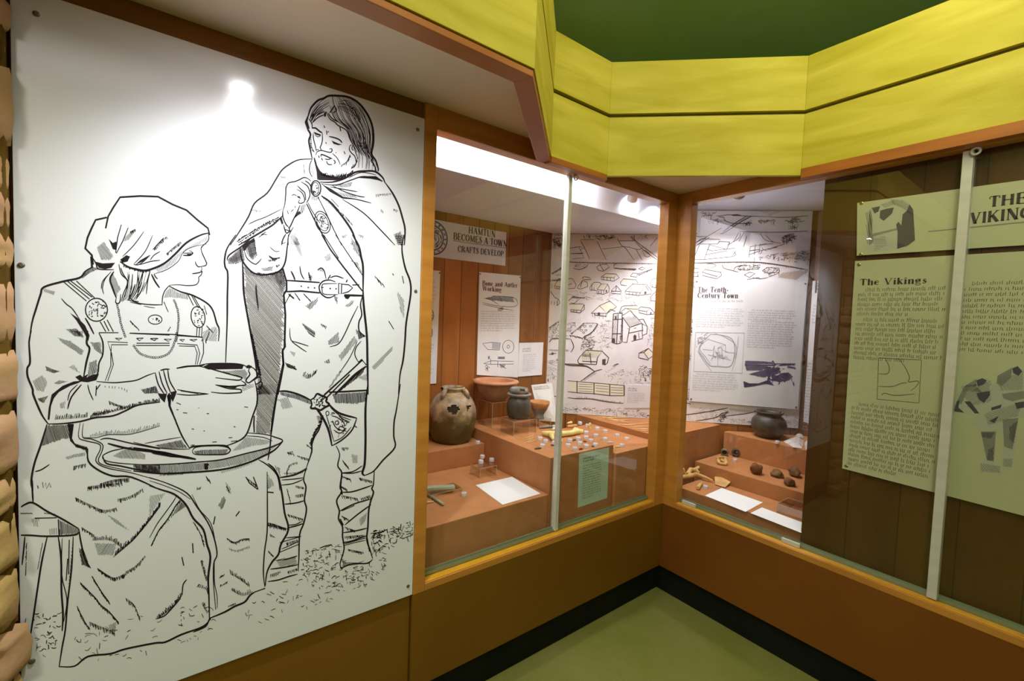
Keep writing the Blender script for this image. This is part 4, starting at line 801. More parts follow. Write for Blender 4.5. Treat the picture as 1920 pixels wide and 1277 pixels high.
# ================================================================ INK DRAWINGS AND LETTERING
DR = random.Random(11); ZK = 4.2567
ZN = {'1':(0,340,ZK),'2':(150,340,ZK),'3':(0,620,ZK),'4':(250,620,ZK),'5':(0,900,3.387),'6':(280,880,ZK),'7':(400,160,4.2575),'8':(400,440,4.2575),'9':(480,720,3.36),'A':(540,160,6.385),'P':(0,0,1)}
INK = '''
# seated woman: head scarf
2 l 3.6: 205,375 225,280 265,210 320,127 480,117 622,122 740,185 850,230 940,310 1022,375 1035,430
2 l 3.8: 215,288 125,308 90,380 60,450 42,535 95,590 105,665
2 c 4: 1030,412 960,430 850,490 760,580 680,650 600,690 520,712 440,700 380,680 320,640
2 k 2.2,80,4,3.2: 350,670 420,695 500,712 560,705
2 f 1: 120,640 180,655 280,650 250,690 200,700 150,690
2 f 1: 320,625 370,590 400,600 380,640 340,650
2 f 1: 230,460 262,492 290,480 292,550 262,540
2 l 2: 330,345 300,450 285,570;385,370 340,480 290,575
2 c 1.8: 510,400 430,510 340,600;580,430 520,560 430,660
2 k 1.2,60,5,1.8: 400,400 440,380;590,540 640,480 690,440;690,575 740,530 800,480
2 c 1.8: 670,450 640,480 580,545;560,590 480,660 430,665;640,560 590,590 560,630;640,630 560,640 480,665;370,590 350,620 330,650
2 f 1: 560,585 500,640 440,668 480,630
2 h .9,50,1.6: 130,520 190,480 270,600 250,635 170,625
2 h .9,70,1.5: 360,440 430,380 440,400 390,470 350,480
2 c 2.4: 105,615 130,660 150,700 270,705
2 c 2: 1025,420 1025,470 975,520 965,545
2 h 1.1,-60,2.2: 600,700 700,650 790,570 870,520 960,470 1020,430 1015,470 940,510 860,540 800,590 760,650 690,700 620,725
2 c 1.4: 1010,500 930,515 860,540 815,580 790,630 740,675 680,710 620,730 590,740
# face
2 c 2: 968,520 972,565 1008,645 1010,660 1003,672 985,676 965,680
2 c 2: 965,680 945,682 928,665 920,640
2 c 1.8: 968,683 973,700 966,716 975,722 965,750 948,765 948,795 925,825 860,832 780,825 715,830
2 c 2.2: 895,737 935,732 972,722
2 c 2.4: 822,590 850,592 880,590 905,572
2 c 1.4: 825,575 860,572 905,572
2 f 1: 850,578 892,578 886,594 862,594
2 c 1.4: 870,552 890,560 905,575
2 c 2: 715,830 680,870 660,920 655,990
# hair
2 c 3: 570,740 600,800 635,850
2 c 2: 590,740 605,765 620,780;390,740 380,830 360,900 340,960;420,740 410,850 390,930;460,730 470,850 450,940;500,730 470,830;560,715 540,800 530,900;400,930 430,955 470,960
2 w 1.3,14: 380,720 390,830 370,900 340,950 560,715 530,800 500,880 450,950
2 c 2: 310,660 330,740 380,800 345,900 330,960;325,690 345,740 380,790
2 c 3.6: 270,720 240,780 260,850 290,930
2 c 1.8: 250,720 200,780 180,850 190,900;230,740 180,800 170,860
2 h 1,70,1.7: 260,720 240,790 290,940 325,860 285,780
2 c 2.2: 290,930 285,965 305,975 320,955 325,900
2 c 2: 380,945 480,975 580,985 655,985
2 c 1.2: 400,965 450,975 490,985;510,995 560,1005 600,1010
# right shoulder and strap
2 c 3: 710,835 800,880 900,910 1010,970 1060,1030 1090,1130 1110,1180 1105,1277
2 h 1.2,85,2.2: 715,845 790,890 870,905 860,945 760,930 665,930 685,880
2 l 1.6: 860,900 905,990;885,900 945,1010;900,905 960,1010;935,1165 930,1235;955,1170 950,1240;975,1165 970,1240
2 e 2: 942,1083 55,85 -10,0
2 s 1.6,22,4: 905,1030 975,1020 985,1130 940,1155 905,1110
1 e 2.2: 770,1025 88,92 0,0
1 s 1.7,34,5: 700,960 830,960 845,1060 780,1100 710,1070
1 l 1.8: 505,800 690,955;540,798 715,940;565,795 735,925;610,795 755,930;800,1120 845,1200;830,1115 870,1195;855,1105 905,1200
2 e 1.6: 600,1103 55,37 0,0
2 s 2,8,3: 580,1085 630,1085 630,1120 580,1120
2 k 1.2,75,4,2: 670,960 700,1030;990,990 1010,1060;400,1110 470,1180;1010,1150 1060,1200;720,1160 700,1190
2 h 1.2,-60,2.4: 985,1200 1080,1150 1100,1180 1090,1277 970,1277
2 k 1.2,70,4,2: 1030,1200 1000,1277
1 b 1,1.7: 935,980 950,1050 970,1150 1000,1240
2 b 1,1.6: 750,950 780,1030 785,1130 770,1277
4 b 1,1.8: 5,120 60,185 170,215 270,190 320,120 345,20
# apron bib
1 l 2: 945,1208 790,1208 820,1277;1040,1212 1277,1220
2 l 2: 395,1212 750,1222 980,1245 970,1277
4 l 1.8: 0,22 290,35;350,40 550,52 560,110 560,180 530,270
4 l 1.6: 25,100 290,100;20,118 290,118;350,102 510,115 530,180 510,270;365,122 490,125 510,180 495,270
3 l 1.6: 1020,95 860,88 890,180 905,270 860,400;1020,112 890,112 885,180 885,280 840,400
4 l 1.4: 25,62 80,60 50,80 25,62;135,64 200,62 170,80 135,64;245,68 305,68 280,85 245,68;370,72 410,70 395,86 370,72;450,72 510,70 485,84 450,72
3 l 1.4: 1090,60 1145,58 1115,80 1090,60;1200,62 1255,60 1230,78 1200,62;920,60 975,60 950,76 920,60
# left shoulder and arm
1 c 4: 735,685 680,720 635,770 500,800 350,845 325,900 290,1010 255,1130 235,1277
1 l 4: 728,600 735,690
1 h 1.4,60,1.6: 640,765 740,680 790,700 720,730 660,775
1 c 2: 490,935 530,980 580,1020 640,1110
1 f 1: 560,1050 620,1090 680,1150 715,1230 705,1277 672,1210 610,1110
1 h 1.4,70,1.8: 525,1180 610,1170 670,1240 600,1240
1 c 3: 680,1090 715,1150 750,1220
1 h 1,60,2: 340,850 440,880 430,910 350,880
3 c 4: 250,0 232,90 240,250 218,300 222,370 260,465 265,510 310,620 345,690 385,745
3 c 3.2: 385,745 500,742 640,725 760,695 900,680 1000,640 1100,595 1277,570
3 c 4: 700,0 692,100 715,145 690,250 668,370
3 f 1: 600,370 640,352 660,370 705,345 690,375 740,350 790,345 770,395 700,412 640,405
3 c 3: 790,20 820,90 820,190 790,260 780,340 740,400
3 h 1.2,75,1.7: 710,250 770,230 780,340 700,370
3 h 1.2,75,1.7: 720,90 800,90 820,200 760,160
3 c 2.2: 770,405 900,415 1000,408 1090,395 1170,360 1240,335
3 f 1: 660,400 620,420 560,440 470,490 430,540 408,600 395,712 380,710 388,620 412,510 500,440 590,405
3 c 3: 650,430 570,530 540,625
3 c 2: 620,430 560,490 540,560;700,430 715,490 745,555;770,440 765,520;800,430 770,470
3 h 1.2,65,1.8: 460,55 560,80 670,160 650,200 590,160 500,100
3 h 1.4,70,1.5: 360,280 430,310 480,325 430,340 370,320
3 h 1,65,2.2: 260,400 340,350 380,420 350,490 290,480
3 h 1.4,60,1.6: 300,540 385,520 350,580 310,560
3 h 1.2,60,1.8: 430,420 470,395 540,405 470,430
3 h 1,70,2.2: 550,290 590,270 640,340 600,320
3 h 1,80,2.2: 480,580 520,560 520,620 480,620
3 h 1.2,75,1.9: 560,0 660,0 665,60 600,40
3 k 1.2,-80,9,2.4: 440,710 600,700 700,690;720,700 870,660
3 k 1.4,-100,6,2: 740,680 870,655 1000,625 1180,580 1277,565
3 k 1.2,80,7,2: 870,560 940,590 1000,600
3 k .9,-75,8,3: 720,850 870,830 1050,820 1277,760
3 c 1.4: 660,850 760,855 870,830 1050,825 1277,760
3 k 1,90,4,6: 840,440 960,450 1030,480
# bracelets, hands, pot
4 c 2.4: 175,335 200,430 250,510;205,325 230,420 270,500;240,315 265,410 300,500;275,310 290,400 345,495;215,318 250,308 290,308
4 f 1: 195,500 215,540 250,575 270,500 245,505
4 f 1: 300,490 345,480 340,510 315,570 300,540
4 h 1.8,-80,1.6: 60,470 180,440 205,500 90,505
4 l 3.4: 290,500 275,520 290,600
4 c 3: 345,300 430,285 530,280 570,270
4 c 2.4: 530,285 600,300 690,325 760,345 860,372 862,385 840,395 760,388 655,375
4 c 2.4: 862,398 895,422 890,435 830,440 800,455 655,432
4 c 2.4: 655,432 760,462 850,468 862,482 850,495 720,500 620,490
4 c 2: 350,470 460,490 600,505;345,505 450,515 600,505;380,480 520,502
4 f 1: 660,430 760,440 880,435 800,455 720,452
4 c 2.6: 930,290 920,320 930,350 905,385 900,405 925,415 965,385 995,355 985,330 960,300 935,290
4 c 2.4: 960,400 1000,370 1020,395 990,425 970,420;985,430 1020,408 1026,440 990,460;1026,440 1012,465 985,468
4 f 1: 895,285 920,272 950,285 935,300 905,300
4 f 1: 560,285 600,268 700,262 850,265 880,280 870,306 740,308 600,310 575,300
4 c 2: 530,275 620,262 800,262 880,275 900,290
4 l 2.6: 345,300 460,282 530,280
4 h 1.1,20,1.7: 700,322 890,310 920,350 905,400 860,370 760,340
4 h .9,20,2.4: 860,430 960,425 970,450 870,485
4 c 3: 290,500 290,600 330,700 370,800 405,870 450,940
4 f 1: 275,510 305,510 298,600 325,670 300,650 280,600
4 c 3: 970,400 985,470 990,520 985,590 950,690 920,790 885,850 820,890 740,920
4 l 1.4: 345,575 380,590;395,655 430,658;585,662 605,662;885,608 915,612;465,783 485,787;800,765 815,770;760,855 790,853;630,890 665,887;460,915 490,912;560,800 570,800;345,630 360,632;520,615 525,618;780,885 830,878
4 c 3.4: 450,940 480,925 620,917 740,920 770,950
# long tray
4 c 2.4: 905,815 1050,828 1130,850 1192,880 1100,930 900,980 700,1030 500,1050 300,1065 100,1070 0,1065
4 c 3.6: 1195,880 1130,950 1040,1000 900,1060 700,1110 400,1135 200,1140 0,1120
4 c 1.6: 905,840 1030,850 1110,880
4 h 1.3,82,1.8: 0,1070 300,1070 600,1050 600,1110 400,1132 200,1138 0,1118
4 h 1.2,68,2: 600,1048 900,985 1180,890 1060,990 850,1070 600,1110
4 f 1: 565,1060 600,1060 595,1110 570,1108
4 h 1,75,1.8: 790,960 900,845 1110,880 1060,910 960,920 860,950
3 c 2: 1060,930 960,945 880,965 820,1000 850,1040 1000,1062 1277,1075
3 c 3: 820,1000 850,1060 960,1080 1100,1110 1277,1140
3 h 1,60,1.8: 900,1000 980,950 1080,940 1160,990 1160,1030 960,1020
3 h 1.2,80,1.8: 1060,1070 1277,1080 1277,1140 1100,1110
3 c 2.4: 800,870 870,860 1050,900 1277,945
3 c 4: 860,900 950,925 1050,945 1277,975
4 c 5: 0,935 120,955 220,975 350,1000 440,1015 500,1027
4 f 1: 100,945 250,965 400,1000 450,1020 300,1010 160,985
4 c 2: 0,890 100,915 200,935 320,945 450,945
4 c 1.6: 90,900 200,880 380,850
4 h 1.5,60,1.7: 170,915 380,870 430,940 240,940
4 c 2.4: 470,965 490,935 560,920 640,917 730,925 775,950 740,985 640,990 500,988 470,965
4 h 1.6,80,1.7: 480,962 560,950 760,945 740,985 640,990 500,986
4 h 1,-45,2.2: 700,1125 900,1070 980,1050 850,1100 700,1140
4 k 1,-60,7,2.6: 210,1160 400,1150
# skirt
3 h 1.4,70,1.7: 375,750 585,745 575,860 500,870 420,900 335,920
3 f 1: 540,745 590,745 575,860 600,905 690,935 700,1010 680,950 610,930 560,880
3 c 4: 375,748 330,900 275,1060 250,1200 262,1277
3 c 3.6: 700,940 705,1040 780,1110 900,1160 1050,1170 1277,1270
3 c 2: 640,735 628,850 690,880 790,905 800,950 765,1040 850,1095 1050,1135 1277,1200;665,740 660,850 730,865 815,905 815,960 785,1040 850,1080 1050,1120
3 h 1.3,-70,2: 520,1010 600,985 680,970 680,1000 600,1010 540,1030
3 k 1.4,95,7,2.2: 600,900 700,930;590,1080 690,1060
3 c 2.4: 280,1125 330,1110 395,1068
3 k 1.4,85,9,2: 800,1220 900,1190 1030,1175
3 k 1,90,7,3: 700,1250 800,1240
3 l 1.6: 300,1235 305,1260;340,1210 345,1255 365,1215 372,1262 395,1215 405,1250
6 c 4: 0,130 100,165 200,200 290,280 350,390 430,480 460,600 487,700 470,860 475,1000 480,1190
6 c 2.6: 0,65 150,115 300,190 380,300 470,430 520,560 540,680 515,750 512,900 530,1120
6 c 1.6: 340,200 400,320 490,430 530,600 545,670;520,745 520,900 540,1010 542,1110
6 c 1.4: 0,90 120,130 240,180 330,240
4 c 2.4: 1000,1030 1080,1080 1150,1160 1170,1277
6 c 3.6: 980,0 1030,60 1060,200 1080,350 1110,480 1050,600 1030,680 980,740 940,820 925,930
6 c 2.6: 940,20 942,250 940,500 920,650 910,820 922,940
6 h 1.2,65,2: 945,30 1000,130 945,160
6 l 2.4: 945,182 992,186
6 c 3.6: 480,1190 600,1140 680,1095 760,1060 800,1010 840,980
6 l 2: 840,980 925,950
6 c 3: 480,1190 460,1240 430,1265 350,1300
P c 3.6: 112,1250 140,1249 165,1231 207,1226 235,1217 290,1206 310,1204 340,1190 380,1175 395,1160
6 c 1.8: 0,550 60,440 110,370 190,260 215,215
6 k 2,110,5,2: 20,600 80,480 150,390 210,290 250,240
6 h 1.6,-65,1.7: 150,420 250,250 300,290 190,370 120,440
6 h 1,75,2.6: 0,210 130,190 30,330 0,380
5 k 1.6,-80,10,2.4: 730,480 790,430 850,380 950,260 1016,170
5 c 1.6: 720,490 850,375 950,250 1016,170
5 k 1.3,-80,8,2.2: 590,385 700,385 780,440
5 h 1.2,-60,2: 600,400 740,400 720,480 620,480
5 k 1.4,80,7,2.4: 520,300 600,350;560,40 640,30 780,15;480,110 560,150 660,190 740,175;750,120 830,100 910,50;800,580 860,545 920,480
5 h 1.2,60,2: 680,220 740,250 820,320 740,280
5 k 1.5,75,7,2: 620,560 680,600 730,620 800,590;585,610 640,700 690,770;510,650 600,740 640,790 690,830 750,900
5 k 1.2,80,9,2.4: 490,800 540,900 570,940;570,900 640,930 730,960;800,750 850,790 880,860
5 h 1,70,2: 690,920 740,900 730,985 700,975
6 k 1.4,-100,7,2: 265,1000 240,1040 180,1110 60,1200
6 c 2.4: 300,880 270,920 262,1000;250,1030 180,1110 120,1170 50,1195
6 l 2.2: 770,60 800,110 865,160;830,60 850,110 868,160;525,375 512,440;690,375 720,335;260,700 275,770;345,590 350,670
6 h 1.5,-70,1.7: 550,290 595,205 612,250 575,330
6 k 1.5,80,5,1.8: 620,548 680,580 740,555 805,550
6 k 1,80,4,2.2: 640,630 700,645 800,610
6 k 1.1,-100,8,2.2: 650,840 720,880 800,940;660,970 740,1010 820,990
6 h 1.2,-80,1.8: 610,100 650,150 650,200 615,170
6 k 1.4,80,6,1.7: 950,425 1010,440 1080,470
6 k 1.2,80,5,2: 965,515 1000,540;950,650 990,690
6 k 1.3,-60,6,2.2: 410,740 440,850 455,900;380,940 450,960 465,1000;420,1080 460,1150
6 k 1.2,60,8,2.6: 350,420 400,500 430,600
6 k 1.2,-75,5,2: 560,870 600,850;565,940 620,910;630,1100 690,1080;380,165 410,160;460,90 480,100
4 k 1.2,70,6,2.2: 580,1160 610,1200;745,1240 760,1277;900,1170 980,1230;1230,970 1270,960
5 c 3.4: 205,0 206,70 210,142
5 c 3.6: 115,185 160,155 210,145 300,200 380,240 450,280 500,310
5 c 3.2: 500,310 515,400 540,500 575,560
5 h 1.6,70,1.5: 500,430 530,440 570,560 520,540
# stool
5 l 2.2: 120,240 220,243 360,240;370,250 375,350
5 c 2.6: 125,190 125,240 132,350
5 c 3.4: 118,350 200,352 300,358 470,350 500,330
5 h 1.4,85,1.7: 375,250 500,315 490,345 380,350
5 h 1,85,3: 200,245 250,245 240,300 210,290
5 h 1,85,3.2: 310,310 375,300 375,345 310,350
5 k 1.2,20,4,3: 130,210 200,210;280,210 340,215
5 c 3: 158,360 150,450 140,540
5 c 3.6: 300,360 265,520 240,680 215,850 185,1040
5 c 2.2: 112,370 120,440 130,500
5 c 3.8: 370,360 388,500 390,700 400,850 395,960
5 c 3.2: 465,360 455,560 430,770 415,950 395,1060 375,1190
5 c 2: 395,370 392,600 425,760 405,900;430,500 420,640;440,380 435,600
5 h 1.2,80,1.7: 440,600 460,400 450,620 430,760
5 k 1.2,100,6,4: 170,400 165,600;270,400 240,560;165,880 150,980
# standing man: hair and head
A c 4: 205,440 240,370 262,300 290,250 360,180 430,155 490,125 600,125 720,140 830,200 920,300 990,430 1020,560 1020,700 1000,820 1050,900 1080,1000 1075,1030
A c 3.4: 205,440 240,530 270,590 250,660 265,760 290,880
A f 1: 205,430 250,360 235,430 262,520 240,520
A k 1.3,200,4,2: 270,570 280,640 290,740 320,800
A w 1.1,26: 500,130 500,250 560,400 700,520 760,680 830,800 820,980 720,140 880,260 960,430 1005,600 1000,800 1060,930 1060,1020
A w 1.2,10: 490,130 380,200 300,300 260,400 500,250 430,290 350,350 290,450
A w 1,10: 600,200 700,180 800,260 880,380 600,260 680,300 780,360 850,470
A w 1.3,8: 800,560 830,680 880,760 920,790 900,560 930,680 960,760 980,830
A c 2.2: 460,320 500,400 560,440 600,480 700,540 740,640 780,720;560,240 500,330;440,350 360,385 290,450;440,310 380,340 330,370;480,330 520,390 600,440
A c 2: 250,400 285,460 290,520;620,490 630,550;560,250 580,300 540,330
A f 1: 430,330 460,310 455,370 435,380
A f 1: 290,350 320,330 300,400 285,400
# face
A c 3: 285,512 330,512 370,545 410,570
A f 1: 305,555 350,572 400,592 385,604 345,596 318,580
A c 1.4: 320,585 350,615 390,605
A c 2: 410,570 412,650 400,710 385,745 405,782
A c 2: 300,570 305,640 325,720 340,790
A c 2: 330,840 350,795 400,780 460,795 510,802 528,780 518,758 495,765
A c 1.6: 530,815 570,850 600,890 625,950;330,770 370,770
A c 2.6: 490,612 560,628 620,655 648,690
A f 1: 520,660 570,682 600,695 650,710 600,716 545,700
A c 2.6: 395,855 400,828 440,840 480,858 530,880
A c 2: 440,880 480,888 520,872;545,890 566,920 550,942;460,905 480,945 530,950;400,870 415,900;365,840 375,870
A l 1.6: 430,480 440,510;430,500 445,505;460,540 465,590;470,560 490,555;450,680 460,700;570,805 580,808;670,790 685,825
A k 1.3,80,5,2: 720,880 690,920 640,950;740,830 720,880
A k 1.6,70,6,1.7: 345,960 380,1020 430,1060 500,1080 560,1090 640,1080 720,1060 780,1010
A k 1.4,-70,7,1.7: 430,1090 520,1110 640,1100 700,1080;760,1000 800,970 820,900
A c 2: 740,720 735,770 760,810 800,850 815,920
A c 1.8: 775,715 765,760 790,780;745,725 760,710
A k 1.4,60,4,1.8: 780,720 800,780 830,860
A f 1: 360,1005 400,1060 440,1085 520,1105 640,1105 700,1085 660,1125 560,1138 365,1135
A k 2,-90,5,1.6: 380,1070 450,1095 520,1108
A c 2: 290,885 262,950 258,1030 290,1100
A c 3.6: 312,865 335,950 355,1050 356,1130
A h 1,50,2: 265,960 300,1000 330,1100 290,1090
A k 1.6,100,5,1.8: 1000,880 1040,960 1060,1030
# cloak, left side
7 c 3.2: 790,588 680,595 600,635 545,680 500,750 430,860 330,940 280,1050 200,1180 135,1277
8 c 3.4: 180,0 110,110 90,200 95,260 115,310 112,500 110,700 98,1020
7 c 1.8: 550,985 420,1050 340,1080 280,1110
7 c 3.6: 560,1035 480,1110 400,1160 325,1205 200,1277
7 k 2,-70,4,2.2: 190,1250 240,1215 300,1180 400,1120 520,1060
7 k 2,30,4,3.4: 200,1250 300,1185 400,1120 520,1065
7 h 1,75,1.8: 500,790 570,780 580,820 500,815
7 k 1,75,4,2: 530,720 575,730;310,990 380,1000;720,630 725,700
8 c 3: 320,10 230,90 130,160 110,200
8 h 1.6,80,1.8: 110,200 200,115 240,90 250,210 180,240 120,235
8 h 1.2,-20,1.9: 120,200 240,95 245,200 150,225
8 f 1: 225,90 325,25 335,50 290,75 250,130
8 h 1.4,75,1.5: 240,80 330,40 350,170 320,215 270,160
8 h 1.2,-10,1.7: 260,80 335,50 350,150 300,190
# raised sleeve
8 c 3.2: 215,110 222,180 260,250 330,310 430,320 520,295 570,230 590,100 600,0
8 c 2: 245,120 270,190 330,235 360,220 385,190
8 c 1.4: 450,95 475,120 500,135 530,130;580,60 550,70 545,50
8 k 1.6,70,4,1.6: 445,165 480,185 530,180
8 h 1.4,-35,1.9: 380,270 480,250 470,290 400,290
8 k 1.3,60,4,1.8: 500,245 530,235;440,200 500,195
8 k 1.3,75,5,1.8: 350,300 430,310 530,285
# hand at the brooch
7 e 2.6: 818,823 40,62 0,0
7 e 1.6: 815,823 28,48 0,0
7 s 1.5,16,4: 795,790 835,790 838,860 795,860
7 c 2.6: 780,765 750,742 720,737 690,752 650,768 600,780 580,820 578,870 570,950 555,1000
7 c 2.4: 700,770 740,795 760,820 772,870 755,920 740,940;670,800 705,835 730,860 738,920;730,760 770,790 785,840
7 c 2.2: 665,830 700,850 720,880 728,925 700,942 680,935 690,910
7 f 1: 662,882 690,885 700,908 678,900
7 c 1.8: 625,880 645,872 665,882
7 c 2.6: 555,1000 555,1050 580,1110 600,1130
7 c 2.6: 692,955 670,1010 640,1070 615,1125 600,1145
7 f 1: 685,1000 700,1020 650,1060 640,1060
7 h 1.4,80,1.5: 700,955 745,945 720,1015 685,1045
7 c 1.6: 590,1000 600,1030;620,1010 640,990;650,960 655,980
7 f 1: 525,1060 545,1050 560,1100 548,1115
7 c 2.6: 560,1110 570,1150 585,1180 610,1160 600,1130;580,1185 555,1230 545,1277
7 c 2: 600,1277 598,1210 640,1130;570,1150 620,1165
7 h 1.1,50,2.2: 605,1200 650,1180 700,1277 615,1277
8 h 1.2,55,1.9: 612,0 655,10 705,100 710,180 660,110
7 c 1.6: 360,1215 400,1190 430,1195;380,1195 420,1170
# cloak, right side
7 c 3.6: 850,772 950,772 1050,742 1130,695 1200,685 1290,688 1350,735 1370,778
7 c 2.2: 860,785 980,795 1090,760 1180,730 1260,735 1350,768
7 f 1: 1150,738 1200,725 1300,725 1355,765 1250,745
7 c 1.6: 1080,740 1180,695 1300,715
7 c 3.4: 1370,775 1430,860 1480,960 1510,1060 1530,1150 1525,1277
8 c 3.4: 1525,0 1505,110 1530,260 1570,370 1575,480 1540,700 1530,850 1515,1000 1490,1120 1478,1277
9 c 3: 910,0 885,160 870,240 868,330 875,400 800,480 740,550 682,577
9 c 4.4: 705,0 690,150 690,350 685,500 670,560 685,577
8 c 4.2: 1195,440 1200,560 1225,800 1230,1000 1235,1277
8 f 1: 1195,480 1210,640 1222,800 1205,640
7 f 1: 860,785 940,825 1040,892 1160,912 1030,905 930,850
7 c 2: 930,810 1040,830 1150,850;950,800 1050,850 1160,885 1210,892;1010,890 1140,910 1260,940
7 c 2.2: 1030,910 1200,1020 1340,1160 1450,1277
7 h 1.3,50,1.6: 960,800 1110,770 1100,810 1040,818
7 h 1.3,60,1.6: 980,850 1120,870 1150,900 1040,890
7 c 4: 860,880 930,930 1000,1010 1060,1090 1110,1170 1150,1277
7 k 1.2,50,6,1.6: 870,890 940,930 1000,1000
7 h 1.2,80,1.7: 855,880 925,935 1005,1015 990,1015 900,930
7 h 1.2,80,1.5: 780,880 850,890 830,925 775,910
7 k 1.1,80,5,2.4: 1020,1010 1070,1060 1115,1115;1300,870 1420,860;1340,990 1350,1000;1440,985 1480,1000;1160,1190 1200,1200;1030,1200 1060,1190
7 c 1.4: 940,905 1000,970
8 c 4: 1110,0 1160,90 1180,180 1195,260 1195,450
8 h 1.4,70,1.6: 1095,20 1140,60 1180,150 1190,210 1120,120
8 h 1.4,60,1.6: 1100,205 1150,220 1192,320 1150,270
7 h 1.3,-75,1.7: 1440,1190 1500,1160 1520,1277 1470,1277
8 h 1.3,80,1.7: 1450,0 1525,0 1505,95 1470,60
8 h 1.2,-45,2: 1260,1060 1440,880 1447,900 1290,1085
8 h 1.2,75,1.9: 1462,440 1520,520 1530,690 1495,610
8 k 1.2,70,8,3: 1290,330 1360,400
8 l 1.6: 1400,690 1440,755;1508,330 1520,390;1430,310 1440,325
7 h 1.4,60,2: 1090,1240 1120,1277 1100,1277
# shoulder strap and belt
7 l 2.8: 745,945 800,1060 860,1170 915,1277
7 l 2: 835,890 900,1020 960,1150 1025,1277;755,935 780,990 850,1100
8 l 3: 865,0 935,120 1040,260 1190,450
8 l 1.8: 975,0 1060,130 1195,330;880,0 1000,190
7 e 2: 872,1093 55,92 -22,0
7 e 1.6: 872,1093 42,72 -22,0
7 s 1.5,30,5: 835,1040 880,1040 920,1130 900,1150 850,1120
8 l 3: 585,365 700,372 850,382
8 l 3.4: 580,455 700,450 850,465
8 e 1.2: 702,412 4,4 0,0;758,422 4,4 0,0;808,425 4,4 0,0;933,430 4,4 0,0;980,432 4,4 0,0
8 c 2.6: 975,378 930,362 880,370 850,400 845,430 860,470 900,500 940,500 975,480
8 c 1.8: 990,390 900,392 870,400 868,440 885,475 995,478;860,420 880,422
8 l 2: 1000,388 1025,392 1022,472 1000,472 1000,388;1028,395 1080,400 1112,425 1080,455 1030,470
8 l 2: 1110,402 1165,400
8 l 4: 1045,482 1120,485 1190,487
8 c 3: 620,290 640,330 652,362
8 c 2.2: 690,250 700,310 725,358;760,300 775,360;830,285 860,265 885,290 900,355;930,345 980,330 1040,350;915,355 935,322;1060,380 1070,360
8 h 1.5,60,1.6: 755,310 790,330 785,370 765,370
8 h 1.2,70,1.7: 835,270 880,270 885,300 840,290
8 k 1.4,60,5,1.7: 600,470 640,500;650,465 690,520;720,470 770,520
8 h 1.5,-60,1.8: 735,570 840,495 830,540 770,605
8 h 1.5,75,1.6: 960,480 992,500 990,560 970,520
8 f 1: 1040,485 1100,485 1075,515 1055,510
8 h 1.2,-45,1.8: 1050,570 1130,510 1110,560 1070,580
8 h 1.2,-55,2: 885,180 935,140 940,200 900,215
8 c 1.6: 570,560 600,500 620,470
# tunic
8 c 2.6: 1190,490 1175,560 1185,640 1162,700 1165,770 1215,812
8 h 1.8,80,1.5: 1135,750 1165,770 1215,812 1160,840
8 c 2: 1180,850 1140,900 1130,960 1160,1020;1155,570 1100,680 1050,790 1000,870 930,895
8 c 1.8: 610,745 620,840 690,900 745,937;630,850 700,870 760,890
8 h 1.5,35,1.6: 700,700 760,740 825,790 810,822 760,790
8 h 1.2,-65,1.8: 1000,970 1130,800 1150,850 1020,1010
8 h 1.4,-70,1.8: 915,850 1000,770 1005,860 920,885
8 h 1.3,-65,1.8: 920,1220 1010,1080 1030,1090 930,1230
8 h 1.8,40,1.4: 570,1020 650,1050 672,1085 590,1060
8 h 1.2,-70,2: 610,930 660,940 645,980
8 k 1.2,-70,9,2.4: 715,1130 760,1150 825,1100
8 k 1.1,75,6,2: 860,710 900,730;890,1010 930,990
8 c 1.6: 1150,850 1090,980 1010,1100
8 l 2.8: 885,1277 1050,1130 1190,1000 1220,1040
8 c 5: 970,1277 1060,1190 1130,1120 1222,1050
8 h 1.7,-50,1.5: 1010,1250 1130,1120 1220,1060 1180,1120 1080,1200
8 f 1: 1150,1020 1185,990 1222,1040 1190,1010
8 h 1.2,60,2: 1150,1140 1225,1110 1225,1170
# dark cloak lining
8 h 1.6,50,2.1: 235,230 330,305 440,325 555,270 580,400 562,480 575,640 562,920 555,1040 540,1150 515,1277 360,1277 345,1050 290,750 245,480
8 h 1.1,-50,2.4: 240,230 330,305 440,325 555,275 580,400 500,400 450,360 300,330 245,300
8 h 1.4,-60,2.2: 480,320 555,280 580,400 560,480 530,440
8 c 3.8: 232,215 238,330 245,480 290,740 335,1000 350,1150
8 l 3.8: 555,270 585,380 585,440 562,480 575,640 568,900 552,930 560,1040 540,1150 515,1277
8 c 3: 340,400 345,480 360,600
9 h 1.6,50,2.1: 0,100 0,0 145,0 130,100 100,250 92,315 0,312
9 c 3.6: 145,0 130,80 115,170 95,320
4 c 3: 930,0 955,90 975,200 1000,320 1012,370
4 l 3: 965,680 962,740 965,812
4 l 3.4: 1205,0 1212,130 1192,150 1197,260 1150,480 1110,700 1098,832
4 k 1.8,40,4,1.7: 940,20 960,110 975,190 995,290 1010,360
# trousers, scabbard end
9 c 3.8: 140,46 190,46 250,60 300,80 345,102
9 h 1.5,80,1.5: 150,50 260,68 345,105 350,132 250,95 160,72
9 h 1.1,65,2: 120,100 200,80 230,150 170,160 150,110
9 l 3.6: 460,52 560,48 698,40
9 h 1.6,85,1.5: 480,62 700,48 690,112 640,128 500,122
9 l 2.6: 415,85 540,-30;440,92 590,-60
9 c 4: 345,100 368,85 385,62 410,72 445,88 442,110 462,130 430,150 405,165 375,155 345,152 352,128 345,100
9 s 2,26,5: 355,90 440,85 445,135 370,150
9 c 4: 455,122 490,160 540,190 635,215
9 c 2.8: 635,215 605,290 545,350 478,390
9 c 4.4: 478,390 460,300 430,230 400,180 385,165
9 c 1.8: 470,150 530,200 600,228;490,362 545,335 600,270;440,185 465,270 490,362
